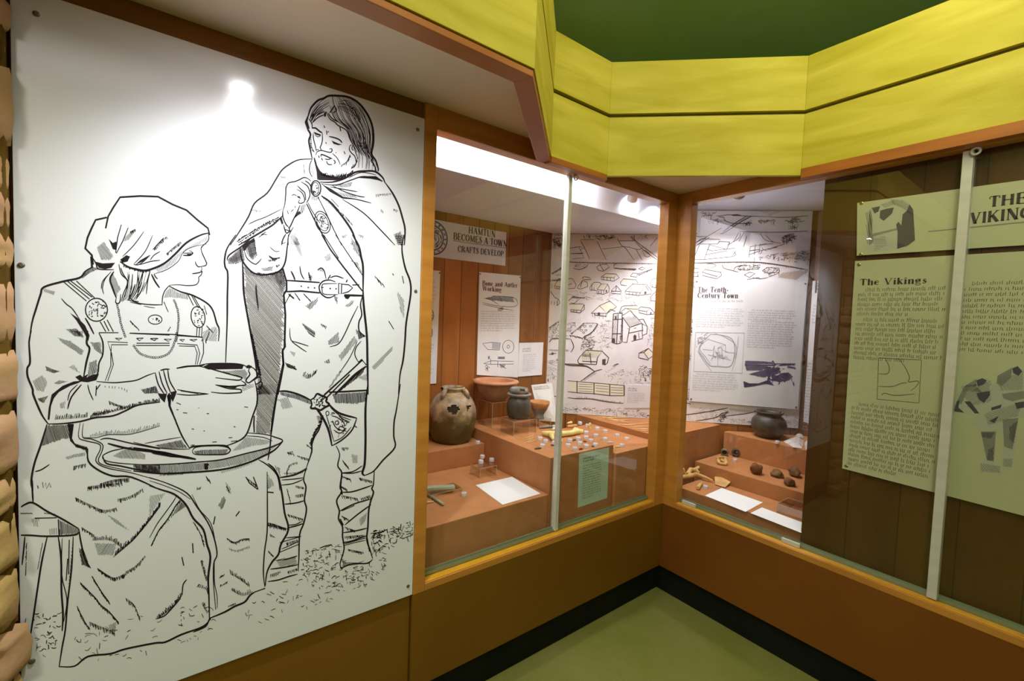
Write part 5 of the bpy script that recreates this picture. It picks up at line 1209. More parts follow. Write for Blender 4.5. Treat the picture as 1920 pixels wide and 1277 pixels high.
9 e 1.6: 510,245 12,12 0,0;450,185 10,14 0,0;540,280 18,12 20,0
9 c 2: 475,200 510,210 550,240 560,270;490,290 530,310 570,280;480,230 500,270 530,290;520,200 555,225 590,240
9 s 1.5,28,6: 440,160 560,210 600,235 560,310 495,350 470,250
9 l 2: 620,262 635,275
9 c 3: 415,235 395,290 370,330 352,380 350,430 320,520
9 k 1.8,170,5,1.9: 425,200 405,260 370,320 350,390
9 h 1.4,40,2: 380,200 420,200 420,240 395,250
9 c 2.6: 95,320 88,400 75,480
9 c 3.2: 150,590 200,582 250,570 322,535
9 c 3: 75,500 110,530 130,560 150,600
9 h 1.3,70,1.8: 115,510 150,530 155,590
9 k 1.2,70,5,2.2: 200,430 240,440;260,450 330,470;190,560 210,510 260,490;320,380 345,400
9 k 1.2,70,5,2.2: 180,560 260,555 310,530
# left leg wrappings
9 c 3: 320,520 300,600 315,650 305,730 318,790 300,880 275,950 270,1100 265,1180
9 c 2: 160,605 230,600 305,590;160,637 230,628 300,600;200,890 250,885 290,865;190,970 240,965 285,960
9 c 2.6: 180,757 250,750 305,735;205,905 250,895 300,878;90,1167 180,1155 265,1138
9 c 1.6: 160,1040 220,1015 270,990;150,1060 270,1010;120,1112 190,1105 260,1085;150,1000 270,965
9 c 2.6: 75,1245 140,1235 200,1215 262,1198
9 h 1,-15,2: 120,1110 260,1080 262,1135 150,1155
9 k 1.2,75,6,2: 195,660 215,740;250,700 300,690;250,640 300,650;200,820 300,850;200,1180 260,1160;90,1200 150,1180;190,1000 260,980
9 k 1.3,80,6,1.8: 75,885 160,900 200,910
# right leg wrappings
9 c 3: 505,390 527,445 515,515 540,560 530,650 540,680 508,735 525,800 520,850 545,900 545,960 555,1040 530,1130 540,1165
9 c 3.2: 745,548 740,630 730,660 740,685 722,740 710,800 705,900 698,980 720,1050 735,1100
9 c 2.2: 540,560 610,552 670,515;545,562 610,562 665,548
9 c 2.6: 530,682 600,680 670,660 732,638;525,802 620,755 725,725;560,888 640,822 725,760;530,850 550,890
9 c 2.6: 550,937 630,925 702,908;545,1000 600,990 700,955
9 c 1.6: 550,1020 620,1000 690,985;560,1008 690,970;540,800 620,765
9 c 2.6: 535,1165 570,1145 620,1132 700,1130 735,1105
9 k 1.3,70,6,1.9: 545,580 600,600;650,590 730,610;530,640 570,660;540,700 640,720;660,720 720,700;540,830 580,850;560,900 620,920;560,960 680,950;580,1040 680,1060;545,480 580,520;540,400 580,400
9 h 1,60,1.8: 600,440 640,450 640,500 610,500
9 h 1.2,80,1.8: 650,850 700,810 690,860 660,900
9 h 1.3,80,1.5: 545,1120 640,1125 690,1110 640,1140 545,1150
9 k 1.8,90,5,1.7: 540,560 535,650 545,690;700,960 715,1050
# ground
9 c 2: 400,1035 440,1020 480,1012;720,942 780,935 830,915
9 s 1.6,30,9: 720,930 830,905 1000,850 1000,885 840,930 730,960
9 s 1.3,90,8: 280,1060 400,1020 520,1000 545,1100 520,1200 400,1240 280,1200
9 s 1.3,90,8: 720,960 1000,890 990,950 880,1000 780,1070 740,1080
9 s 1.2,70,8: 540,1170 740,1110 870,1070 800,1170 700,1260 480,1277
P s 1.3,46,8: 500,1095 560,1078 640,1070 620,1110 560,1130 470,1175 440,1170
P s 1.1,24,7: 640,1080 700,1060 690,1095 600,1135 560,1140
P s 1.5,40,9: 62,1150 110,1148 108,1215 66,1235
P s 1.2,26,10: 120,1200 290,1140 300,1195 200,1215 140,1235
P s 1.1,16,8: 150,1238 300,1212 400,1170 380,1195 250,1235
P s 1.3,18,8: 300,1140 400,1130 400,1165 310,1180
'''
mp = MY(-.0003)
mb = MB(); sketch(mb, INK, ZN, mp, DR)
mb.f = [f for f in mb.f if all(PX0+.003 < mb.v[i][0] < PX1-.002 and PZ0+.003 < mb.v[i][2] < PZ1-.003 for i in f)]; mb.m = [0]*len(mb.f)
mb.build('ink_drawing', M['ink'], panel)
# ---------------------------------------------------------------- village picture
ZM = {'a':(1000,400,4.5607),'b':(980,640,4.5607),'c':(1250,360,3.9906),'d':(1250,740,ZK),'e':(1250,600,5.803),'P':(0,0,1)}
mpm = MD(D0-.0006*1.4142-.006*0); mpf = MD(D0-.0003*1.4142)
TAN = '''
a f 1: 400,235 560,235 620,400 480,395
a f 1: 560,235 700,200 750,270 590,305
a f 1: 590,300 770,290 620,380
a f 1: 380,160 690,160 640,215 540,215 380,200
a f 1: 700,160 790,155 870,235 790,245
c f 1: 620,500 850,450 1080,430 1075,525 960,520 760,500
c f 1: 860,610 1000,590 1060,590 970,660 830,640
c f 1: 640,240 1090,250 1085,370 960,390 760,330 700,300
c f 1: 720,150 900,140 770,180
'''
ROOF = '''
a f 1: 180,620 215,560 330,555 255,635
a f 1: 115,680 150,670 180,715 120,715;110,740 210,735 195,750 110,748
a f 1: 320,820 305,780 420,775 415,820
a f 1: 100,1150 160,1080 260,1075 340,1130 250,1165
a f 1: 785,665 850,605 970,610 915,680
a f 1: 580,545 620,515 710,520 690,550
a f 1: 545,650 580,605 630,605 600,660
a f 1: 485,630 520,590 565,590 545,635
a f 1: 565,790 660,750 710,800 630,855
a f 1: 405,1250 430,1180 600,1175 560,1230
a f 1: 930,1190 985,1155 1035,1205 985,1245
a f 1: 745,590 770,560 880,570 890,600
a f 1: 780,800 880,790 895,835 800,840
b f 1: 490,130 545,75 690,85 640,140
b f 1: 200,325 340,335 340,430 210,415
b f 1: 385,340 460,345 460,435 385,430
b f 1: 475,345 870,380 870,465 475,440
c f 1: 270,600 290,580 400,600 370,625
c f 1: 540,575 600,550 700,550 640,580
'''
MINK = '''
# fields
a l 1.4: 125,150 690,150;790,148 1105,148
a c 1.4: 400,230 440,300 480,390;545,235 580,310 625,400;690,160 750,270 790,300 860,400
a l 1.2: 590,305 770,285;700,160 830,200 870,240;735,235 860,235;770,285 830,290;405,225 520,225
a c 1.8: 800,155 860,190 860,215 890,250 1000,330 1085,395
a c 1.4: 870,245 950,320 1070,405;790,160 840,195 850,230
a s 1.5,70,7: 380,155 690,155 670,210 540,220 420,190
a s 1.6,60,7: 150,215 270,205 260,260 200,290 170,260
a s 1.2,30,8: 125,160 290,160 280,200 160,190
a s 1.2,14,7: 890,190 1010,150 1000,190 900,215
a l 1.3: 130,310 290,290;125,355 280,345;130,385 300,370;335,390 435,380 390,290;300,300 400,285 430,300 400,315;125,400 240,395;130,430 260,420;340,345 420,345
a c 1.2: 820,290 900,310 940,290;880,310 930,400;930,320 960,370 1000,360 960,320 930,320;1000,280 1060,210
# palisade
P c 1.6: 1066,490 1075,492 1120,493 1180,494 1239,495
P k 1.2,95,4,3.4: 1066,489 1120,491 1180,492 1239,493
a k 2,80,3,1.6: 120,530 200,490 290,430
a k 1.6,80,3,1.8: 200,525 290,510;130,570 250,565
a c 1.6: 130,535 200,490 290,430;120,560 180,575 250,560;340,470 400,480 450,460 470,430
a s 1.2,16,5: 350,430 440,430 430,460 350,470
# houses
a l 1.4: 180,620 215,560 335,558;180,620 250,635 330,600;180,620 180,640 240,650;240,635 245,650 285,640;335,558 365,610 355,640 300,645;110,600 160,600 155,640 110,630
a l 1.4: 385,620 420,575 460,590 465,625 410,648 405,620 420,575;385,620 375,640 405,648;420,548 440,542 480,550 495,565 430,570 420,548
a l 1.4: 485,630 520,590 565,590;485,630 485,655 540,660;545,650 580,605 635,605 605,660 545,650;545,655 545,685 600,692 605,660;635,605 650,640 645,675 600,692
a f 1: 620,655 630,655 630,675 620,678
a l 1.4: 668,660 710,618 752,665 745,690 670,685 668,660;668,665 745,668;710,618 705,665
a l 1.4: 540,460 570,440 630,435 650,460 600,495 560,490 540,460;570,440 600,490
a l 1.4: 580,545 620,515 710,520 690,552 580,545;580,545 580,565 690,580 690,552;710,520 735,550 690,580
a l 1.4: 745,590 770,560 880,570 895,600;745,590 750,612 800,620
a l 1.4: 785,665 850,605 970,610 915,680 785,665;785,670 790,690 905,702 915,680;970,610 1010,660 1005,690 905,702
a f 1: 950,668 968,668 966,690 950,690
a l 1.4: 690,440 690,470 760,480;690,440 710,430;760,470 880,475 860,485 770,480;830,540 850,510 890,515 885,545 830,540;890,520 1020,475;900,475 930,460 960,470 930,485 900,475
a k 2,80,2,1.4: 900,525 1020,475;700,465 880,480
a l 1.4: 1000,600 1020,560 1080,560;1000,600 1010,630 1075,640;1000,715 1050,665 1070,665;1000,720 1000,745 1070,755;1050,665 1055,720
a l 1.6: 120,672 145,665 180,715;110,748 205,750 215,735 180,718 115,715;205,750 205,790;215,735 228,765 205,790 110,775
a l 1.4: 258,800 280,770;340,710 410,720 350,770 320,765;340,710 300,750
a k 2,70,3,1.4: 335,712 410,718 445,715
a l 1.6: 320,825 410,830 435,780 420,775 305,775;320,825 320,840 400,852 410,830;435,780 437,820 400,852;258,800 262,830
a l 1.6: 495,855 565,790 630,855 495,855;565,790 655,750 712,800 630,855;520,850 525,870 625,882 630,855;630,855 660,820;660,820 700,840
a f 1: 552,848 570,848 570,875 552,872
a k 1.2,88,8,4: 505,855 620,860
a l 1.4: 755,800 780,790 885,788 895,820 800,815;755,800 735,850;740,850 790,810 830,830 770,870 740,850;830,830 870,880;900,815 920,800 1000,810 970,840 900,830 900,815;1000,810 1035,850 1030,862 970,866 970,840;905,830 905,850 970,866
a f 1: 1000,845 1010,845 1010,862 1000,862
# church
a l 2: 690,858 685,860 672,1105;690,858 765,852 760,870 748,1110;725,862 712,1115;672,1105 712,1117 748,1110;680,910 765,905;672,1030 750,1030
a l 1.8: 765,890 825,975 930,940 870,875;765,890 760,1100 800,1105;825,975 815,1025 800,1105;815,1025 935,1000;930,940 935,1010;905,910 940,905 975,970 930,945;975,970 970,1030 930,1045;840,1095 935,1070 930,1010
a h 1.2,-20,2: 765,890 870,878 930,940 825,975
a f 1: 697,880 712,880 712,905 697,905
a f 1: 855,1050 868,1035 882,1050 880,1080 858,1085
a f 1: 675,1075 690,1065 700,1080 698,1110 675,1105
a h 1.2,80,1.8: 690,865 715,865 705,1110 675,1100
a l 1.2: 805,985 820,990 815,1020;860,985 880,980;900,1020 905,1070
a s 1.3,16,5: 740,930 760,930 750,1100 730,1100
# garden plots and trees
a k 2.2,60,4,1.8: 320,1025 380,980 430,935;430,1060 500,1010 550,940;310,1040 370,1050 420,1065
a k 1.8,80,3,2: 430,935 500,935 550,940
a e 1: 440,965 12,8 0,0;490,965 10,7 0,0;410,1000 12,8 0,0;450,1000 10,7 0,0;430,1020 10,7 0,0
a s 1,150,5: 100,1000 230,920 380,930 310,1010 270,1070 110,1080
a k 2,60,3,1.6: 100,1000 170,950 235,908
a s 1.3,90,6: 400,1140 430,1070 500,1060 525,1110 510,1165 430,1170
a c 1.8: 425,1070 440,1050 500,1020 545,950
# near houses
a c 2: 95,1165 150,1085 200,1070 320,1075;320,1075 345,1140 320,1190
a k 1.2,88,4,1.7: 100,1160 200,1165 300,1165
a f 1: 155,1190 172,1190 172,1210 155,1212
a f 1: 245,1165 262,1165 262,1185 245,1188
b l 2: 490,130 545,75 680,85 640,140;490,130 470,165 480,190 520,200;640,140 630,200;680,85 735,140 725,185 700,205;480,190 630,200;575,100 585,190;510,170 630,175
b f 1: 680,155 710,150 708,205 680,200
b h 1,80,3: 500,130 545,80 580,90 575,165 510,165
a l 1.8: 905,1195 985,1155 1035,1205;900,1235 905,1195 945,1190 985,1245 1035,1210;900,1235 985,1255;945,1190 985,1155
b c 3: 290,160 340,185 400,205 500,210 560,220 620,262
b h 1.4,-45,1.6: 490,340 610,265 640,270 520,345
b c 2: 500,340 610,262 680,240
b c 1.8: 190,110 240,110 290,100;290,150 350,190 440,195 520,205 560,215
b s 1.4,40,7: 965,250 1000,205 1080,210 1130,250 1100,300 1000,300
b l 1.8: 1045,310 1050,330;1040,335 1060,335
b s 1.4,8,5: 760,200 800,195 800,215 765,215
# fence and grass
b l 1.6: 195,325 345,333;385,338 600,355 870,378;200,415 345,430;385,430 470,440 610,448 745,465 870,465
b l 2.2: 217,320 217,345;465,338 465,440;610,355 610,455;745,368 745,465;868,378 868,465
b l .9: 480,365 600,372;480,385 600,392;480,405 600,412;480,425 600,432;625,378 735,388;625,400 735,410;625,425 735,435;755,395 860,400;755,415 860,420;755,440 860,444
b c 2: 270,470 340,478;385,480 450,490 560,492 600,495 680,510 780,525 860,530
b k 1.4,-80,4,2.4: 460,490 560,495 700,520 860,535
b s .9,160,6: 290,540 500,560 800,580 1110,590 1115,660 800,625 290,600
b s .8,90,6: 190,130 340,180 340,320 190,315
b s .7,70,8: 700,230 1130,240 1120,360 880,365 690,300
a s .7,90,9: 250,660 1060,680 1060,770 560,740 250,720
a s .7,60,9: 560,920 650,900 640,1150 540,1170
a s .7,50,9: 1000,880 1060,880 1050,1140 960,1140
# right part seen through the other pane
a l 1.2: 500,600 500,655;520,635 520,660;560,660 560,688;580,660 580,690;600,540 600,570;630,545 630,575;660,548 660,578;820,675 820,695;850,678 850,698;880,680 880,700;200,625 200,645;220,628 220,648;345,828 345,845;370,830 370,848;130,750 130,772;155,750 155,780;180,752 180,785;1020,605 1020,630;1045,608 1045,636
a l 1.3: 960,620 985,660;855,610 850,600;565,590 580,605;680,200 640,215;600,225 700,200;125,330 290,320;320,345 430,340;125,270 280,290;135,215 150,270
a s 1.6,26,5: 560,160 690,155 680,210 560,215
c l 1.5: 165,460 212,455;150,492 197,482;380,390 398,370 470,374;500,440 520,470 490,485;620,440 700,430;700,465 715,440;790,400 1082,362;760,430 830,412 1082,392;165,520 200,505;320,395 310,430 340,440;450,430 470,375;575,410 600,330;180,330 230,310;170,320 165,370;240,390 300,335;165,415 200,400
c c 1.4: 165,330 200,320 240,335 300,330;740,320 790,370 860,385;550,300 545,340 500,375;230,600 235,640;290,545 330,535 370,550 330,570;640,640 700,650 760,640
c l 1.6: 170,148 700,143 1095,135
c s 2,18,8: 220,145 350,145 350,185 300,190 230,165
c c 1.6: 370,180 430,175 460,170 520,175 600,180 760,185;430,190 440,215 500,235 630,235;390,185 430,190
c f 1: 470,170 530,165 570,178 500,180
c h 1.3,-30,1.5: 440,270 600,180 645,178 500,265
c c 1.8: 645,178 560,220 440,300 400,310;600,180 500,240 420,300
c s 1.6,26,6: 570,230 630,225 630,240 580,240
c s 1.5,30,7: 670,215 750,205 820,210 800,225 680,228
c s 1.5,40,8: 880,215 940,195 990,205 1000,225 890,228
c s 1.5,24,7: 900,250 970,250 975,270 905,270
c h 1.2,-20,1.8: 700,145 910,142 800,165 770,180
c s 1.2,22,8: 300,205 430,205 420,225 310,220
c c 1.4: 760,185 900,190 1090,175;540,295 700,300 900,300 1090,290
c s 1.8,60,7: 850,340 890,315 950,315 960,345 900,370 855,360
c h 1.3,30,1.8: 855,345 890,318 950,318 958,345 900,362
c l 1.4: 165,410 300,335 410,270;170,435 320,340;200,390 260,350 400,355 380,390 200,390;320,395 450,430 475,375 390,370;200,505 245,395;280,505 320,395;200,505 280,505 485,485 520,440;300,430 340,440 510,420;290,470 450,440
c h 1.3,-60,1.6: 490,485 530,425 580,410 560,460 520,490
c c 1.4: 540,300 500,370 450,400;580,300 540,370;700,310 740,360 830,380
c l 1.4: 615,490 625,410 750,385;655,470 665,390;690,465 700,385 720,430 750,440;615,470 700,440 820,410;750,430 880,390 1080,370;690,400 800,385
c s 1.5,110,7: 630,495 850,450 1080,432 1075,525 960,520 760,500
c h 1.5,80,2: 850,455 1080,435 1075,520 960,515
c c 2.6: 155,532 300,530 450,525 600,525 720,530 900,555 1065,585
c k 1.8,95,3.4,2.6: 155,528 300,528 450,522 600,520 720,525 900,550 1065,580
c l 1.6: 150,590 180,565 245,575 240,600 150,610;150,640 240,630 245,600;265,600 285,580 405,600 375,632 265,600;265,605 270,625 375,650 375,632;405,600 410,625 375,650
c c 1.8: 415,540 430,570 500,590 540,600;500,590 520,560 600,545
c l 1.4: 530,575 560,550 620,550 600,585 530,575;620,550 650,570 600,590;640,575 660,550 700,545 690,575 640,580;715,590 750,565 840,570 820,600 760,610 715,590;765,610 765,635 820,615;840,570 845,595 820,615;580,620 620,600 660,610 620,640 580,620;600,655 690,640 700,655
c s 1.8,34,6: 510,560 540,540 720,545 700,580 530,590
c s 1.6,26,6: 710,590 760,560 850,570 840,600 770,620
c h 1.2,-40,1.8: 830,640 870,600 1000,585 1060,592 970,660
c s 1.6,30,6: 130,660 215,660 205,720 140,700
c l 1.4: 145,740 165,725 185,750 180,770 150,765 145,740;135,840 195,850;135,860 190,890;140,870 140,890
c s 1.5,20,6: 125,900 180,930 180,1050 125,1050
c s 2,22,7: 120,1040 185,1020 180,1060 125,1060
c s 2,16,5: 140,1210 180,1215 178,1250 140,1250
e s 1,20,7: 155,750 240,750 240,870 150,860
e c 1.6: 145,930 230,905 260,920;150,870 240,860
d s .8,70,6: 110,110 330,100 480,130 400,190 220,210 110,210
d c 2: 110,165 240,150 420,120 490,105
d c 2: 230,210 300,200 400,180 440,150 500,140
d s 1.8,36,7: 400,210 430,160 480,130 480,160 420,215
d h 1.2,85,2.4: 505,105 680,125 640,155 490,165
d c 1.8: 480,170 560,160 640,150 720,130
d s .9,24,6: 480,190 680,180 680,240 500,230
d s .9,24,6: 940,150 1050,160 1050,260 950,240
c l 1.2: 1020,800 1040,790;1030,870 1055,860;1025,990 1050,1000;1010,1100 1040,1090;1005,1250 1040,1240
'''
def mural_clip(mbx):      # keep every mark on the picture sheet
    V = mbx.v; ok = []
    for f in mbx.f:
        good = True
        for i in f:
            x, z = V[i][0], V[i][2]; top = 2.256 if x > .508 else 2.096
            if not (-.093 < x < 1.073 and .859 < z < top): good = False
        if good: ok.append(f)
    mbx.f = ok; mbx.m = [0]*len(ok)
for dat, mt, mpp, nm in ((TAN, 'tan', MD(D0-.0004), 'tinted_fields'), (ROOF, 'roof', MD(D0-.0008), 'tinted_roofs'), (MINK, 'muralink', MD(D0-.0014), 'ink_lines')):
    WS[0] = .85; mb = MB(); sketch(mb, dat, ZM, mpp, DR); mural_clip(mb); WS[0] = 1.0
    mb.build(nm, M[mt], mural)
# ---------------------------------------------------------------- HAMTUN sign and craft boards
def coin(name, par, mp_, cx, cy, r, m='blueink'):
    mb = MB()
    for k in (1, .96, .74, .7): ribbon(mb, ell(cx, cy, r*k, r*k, 0, 48), r*.05, mp_, 1)
    rr = random.Random(int(cx*1000)+5)
    for k in range(18):
        a = k*math.pi/9; x, y = cx+r*.85*math.cos(a), cy+r*.85*math.sin(a)
        for j in range(3):
            b = rr.uniform(0, 3.1); l = r*.08; ribbon(mb, [(x-l*math.cos(b), y-l*math.sin(b)), (x+l*math.cos(b), y+l*math.sin(b))], r*.04, mp_, 1)
    for k in range(70):
        a = rr.uniform(0, 6.28); q = r*.62*math.sqrt(rr.random()); x, y = cx+q*math.cos(a), cy+q*math.sin(a); b = a+1.4; l = r*.13
        ribbon(mb, [(x-l*math.cos(b), y-l*math.sin(b)), (x+l*.1, y), (x+l*math.cos(b), y+l*math.sin(b))], r*.05, mp_)
    return mb.build(name, M[m], par)
m3 = lambda x, z: Vector((x, .8972, z))
u3 = lambda x, y: m3(x, y)
fr = frame3((0, .8974, 0), (1,0,0), (0,0,-1))          # metres: x right, y down (=-z)
coin('coin_picture', signH, fr, -1.005, -1.945, .096)
mb = MB()
def tpx(s, a, b, h, plane, mpb, mb, heavy=.15, thin=.06):
    """lettering whose baseline runs between two photo points on the board"""
    A = plane(*a); B = plane(*b); d = B-A; L_ = d.length; f = frame3(A+mpb, d, (0,0,-1)); text(mb, s, 0, 0, h, f, L_, heavy, thin)
zs = Zt(800,390,4.9115)
e_ = Vector((0,-.0006,0)); pl = MY(.898)
tpx('HAMTUN', zs(385,232), zs(635,272), .039, pl, e_, mb, .24, .09); tpx('BECOMES A TOWN', zs(245,288), zs(745,362), .039, pl, e_, mb, .24, .09); tpx('CRAFTS DEVELOP', zs(285,402), zs(710,448), .034, pl, e_, mb, .22, .09)
ribbon(mb, [zs(243,302), zs(748,372)], .8, MY(.8973), 1)
mb.build('lettering', M['headink'], signH)
def board_frame(plane, tl, tr, off):
    A = plane(*tl); B = plane(*tr); return frame3(A+off, (B-A), (0,0,-1)), (B-A).length
mb = MB(); tpx('Bone and Antler', zs(512,712), zs(840,735), .029, pl, e_, mb, .23, .10); tpx('Working', zs(512,758), zs(690,775), .029, pl, e_, mb, .23, .10); mb.build('lettering', M['brownink'], bBone)
f0, w0 = board_frame(pl, (899,510), (976.5,517), e_)
mb = MB(); body(mb, .022, .243, w0-.045, 9, .0150, f0, DR, .42, False); mb.build('running_text', M['textink'], bBone)
ZB_ = {'q':(800,390,4.9115),'r':(800,640,4.9115)}
mb = MB(); sketch(mb, '''
q h 1,10,1.1: 530,830 600,810 800,820 810,870 700,860 600,850
q c 1: 515,870 640,900 800,910 840,880;515,885 640,915 800,945;530,830 600,850 660,890;600,810 800,825 840,880;680,825 690,860
q s 1,16,4: 660,925 690,920 700,950 665,945
r l .9: 515,20 600,10 680,15 670,80 560,75 515,20;525,205 590,180 800,185 800,210 590,212 525,205;545,215 580,245;655,185 655,240;590,160 590,210;670,212 730,250
r e .9: 752,50 52,60 0,0;752,50 12,14 0,0
r h 1,80,1: 565,135 582,135 582,165 565,165
r h 1,80,1: 655,140 720,140 720,165 655,165
r h .8,30,1.6: 600,15 680,20 670,75 600,70
r h .9,80,1.2: 670,215 725,215 715,245 680,245
r s .8,10,4: 530,225 580,225 575,260 535,255
''', ZB_, MY(.8973), DR); mb.build('craft_drawing', M['violet'], bBone)
frL = frame3((0, .8974, 0), (1,0,0), (0,0,-1))
mb = MB(); body(mb, -1.24, -1.69, .26, 1, .022, frL, DR, .5, False, 1); body(mb, -1.24, -1.66, .27, 6, .022, frL, DR, .45, False); body(mb, -1.24, -1.33, .27, 10, .020, frL, DR, .45, False); mb.build('running_text', M['textink'], bLeft)
coin('coin_picture', bLeft, frL, -1.035, -1.505, .052); coin('coin_picture', bLeft, frL, -1.035, -1.405, .048)
fN, wN = board_frame(MY(.896), (974,643), (1019,642), e_)
mb = MB(); body(mb, .03, .045, .07, 2, .016, fN, DR, .5, False, 1); mb.build('heading_text', M['violet'], bNote)
mb = MB(); body(mb, .035, .085, .115, 9, .0135, fN, DR, .45, False); mb.build('running_text', M['textink'], bNote)
# leaning card, small note, mint label
def quadframe(A, B, C_, off): return frame3(A+off, B-A, C_-A)
nn = (p1-p0)
fl = quadframe(ptl, pt, p0, (CAM-ptl).normalized()*.0035) if False else None
A_ = Vector(at('y', .46, 996, 722))
mb = MB(); body(mb, .012, .02, .10, 2, .012, frame3(ptl+(CAM-ptl).normalized()*.004, pt-ptl, p0-ptl), DR, .5, False, 1); body(mb, .06, .085, .05, 4, .012, frame3(ptl+(CAM-ptl).normalized()*.004, pt-ptl, p0-ptl), DR, .4, False, 1); mb.build('running_text', M['violet'], bLean)
fS, wS = board_frame(MD(.806-.001), (1172,721), (1226,722), Vector((-.0005,-.0005,0)))
mb = MB(); body(mb, .02, .03, .06, 2, .014, fS, DR, .5, False, 1); mb.build('heading_text', M['violet'], bSmall)
mb = MB(); body(mb, .02, .062, .12, 6, .012, fS, DR, .45, False); mb.build('running_text', M['textink'], bSmall)
fM, wM = board_frame(MY(.0768), (1086.5,852), (1142,839.5), Vector((0,0,0)))
fM = frame3(Vector((at('y',.0768,1086.5,852).x,.0768,.862)), (1,0,0), (0,0,-1))
mb = MB(); body(mb, .03, .038, .12, 1, .014, fM, DR, .5, False, 1); body(mb, .03, .052, .08, 1, .014, fM, DR, .5, False, 1); mb.build('heading_text', M['vhead'], bMint)
mb = MB(); body(mb, .03, .075, .14, 14, .0125, fM, DR, .45, False); mb.build('running_text', M['vtext'], bMint)
# ---------------------------------------------------------------- The Tenth-Century Town
PT = MD(.790-.0012); zc_ = Zt(1250,360,3.9906); fT = frame3(PT(1303,524), (1,-1,0), (0,0,-1)); zero = Vector((0,0,0))
mb = MB(); tpx('The Tenth-', zc_(230,752), zc_(465,750), .034, PT, zero, mb, .23, .10); tpx('Century Town', zc_(230,792), zc_(538,795), .034, PT, zero, mb, .23, .10)
mb.build('lettering', M['headink'], bTown)
mb = MB(); tpx('What was Hamtun like in the tenth', zc_(228,822), zc_(575,824), .014, PT, zero, mb, .14, .08); tpx('century?', zc_(228,843), zc_(315,843), .014, PT, zero, mb, .14, .08)
mb.build('subtitle', M['textink'], bTown)
def bodypx(mb, plane, tl, tr, n, lh, **k):
    A = plane(*tl); B = plane(*tr); f = frame3(A, Vector(((B-A).x, (B-A).y, 0)), (0,0,-1)); body(mb, 0, 0, Vector(((B-A).x, (B-A).y, 0)).length, n, lh, f, DR, **k)
mb = MB(); bodypx(mb, PT, zc_(228,872), zc_(580,872), 9, .0152, h=.48); bodypx(mb, PT, zc_(615,888), zc_(972,892), 5, .0152, h=.48); bodypx(mb, PT, zc_(610,972), zc_(970,978), 12, .0152, h=.48)
ze_ = Zt(1250,600,5.803); bodypx(mb, PT, ze_(290,590), ze_(800,600), 8, .0152, h=.48); mb.build('running_text', M['textink'], bTown)
mb = MB(); sketch(mb, '''
e l 1.1: 315,135 845,142 820,580 295,560 315,135
e c 2: 480,155 600,165 700,200 740,280 735,400 690,505 560,505 470,495 400,410 350,330 390,240 480,155
e c 1.2: 460,200 380,270 365,330 420,400 480,480;520,145 620,180 720,240 760,300 755,400 710,560;330,330 400,440 490,560;780,170 770,300 740,420
e l 1.1: 450,210 640,270 560,300 555,500;520,280 500,420;640,270 640,350 740,360;390,320 500,330 520,290;600,300 600,400;560,400 700,440;450,380 540,400
e s .8,30,8: 330,160 440,150 380,250 320,320
e s .7,40,8: 500,300 620,300 620,420 480,430
''', ZM, PT, DR); mb.build('town_map', M['textink'], bTown)
mb = MB(); sketch(mb, '''
e f 1: 850,485 1180,485 1180,500 850,500
e f 1: 1000,690 1110,650 1140,680 1170,715 1060,690 960,720 845,735 835,665 900,690
e f 1: 1100,570 1130,640 1180,665 1090,650 1110,610
e f 1: 1135,460 1155,440 1175,460
e f 1: 1200,500 1260,480 1390,475 1385,490 1240,500
e h 1.5,20,1.4: 850,440 1080,450 1180,470 1400,470 1400,500 1320,490 1100,480 850,490
e h 1.6,30,1.5: 850,500 1020,495 1100,505 1040,555 870,550
e h 1.7,-40,1.4: 890,590 1060,540 1080,505 1230,505 1240,570 1180,600 1040,630
e h 1.7,35,1.3: 1130,600 1200,600 1250,580 1320,570 1380,620 1330,660 1240,680 1150,660
e h 1.6,60,1.5: 835,665 900,690 1000,690 1110,650 1140,690 960,720 840,735
e s 1.6,40,6: 1080,505 1230,505 1380,620 1240,680 1100,640
e k 1.8,90,4,1.6: 1320,500 1380,510 1400,520;1375,670 1385,700
''', ZM, MD(.790-.0016), DR); mb.build('town_picture', M['violet'], bTown)
mb = MB(); zc2 = zc_; PH = MX(1.0990)
A = PH(*zc2(1108,715)); fH = frame3(A, (0,-1,0), (0,0,-1)); text(mb, 'H', 0, 0, .045, fH, None, .23, .10)
A = PH(*zc2(1106,755)); fH = frame3(A, (0,-1,0), (0,0,-1)); text(mb, 'Re', 0, 0, .045, fH, None, .23, .10); mb.build('lettering', M['headink'], bHow)
mb = MB(); A = PH(*zc2(1100,830)); fH = frame3(A, (0,-1,0), (0,0,-1)); body(mb, 0, 0, .12, 7, .022, fH, DR, .45); A = PH(*ze_(1550,450)); fH = frame3(A, (0,-1,0), (0,0,-1)); body(mb, -.01, 0, .14, 24, .0195, fH, DR, .45); mb.build('running_text', M['textink'], bHow)
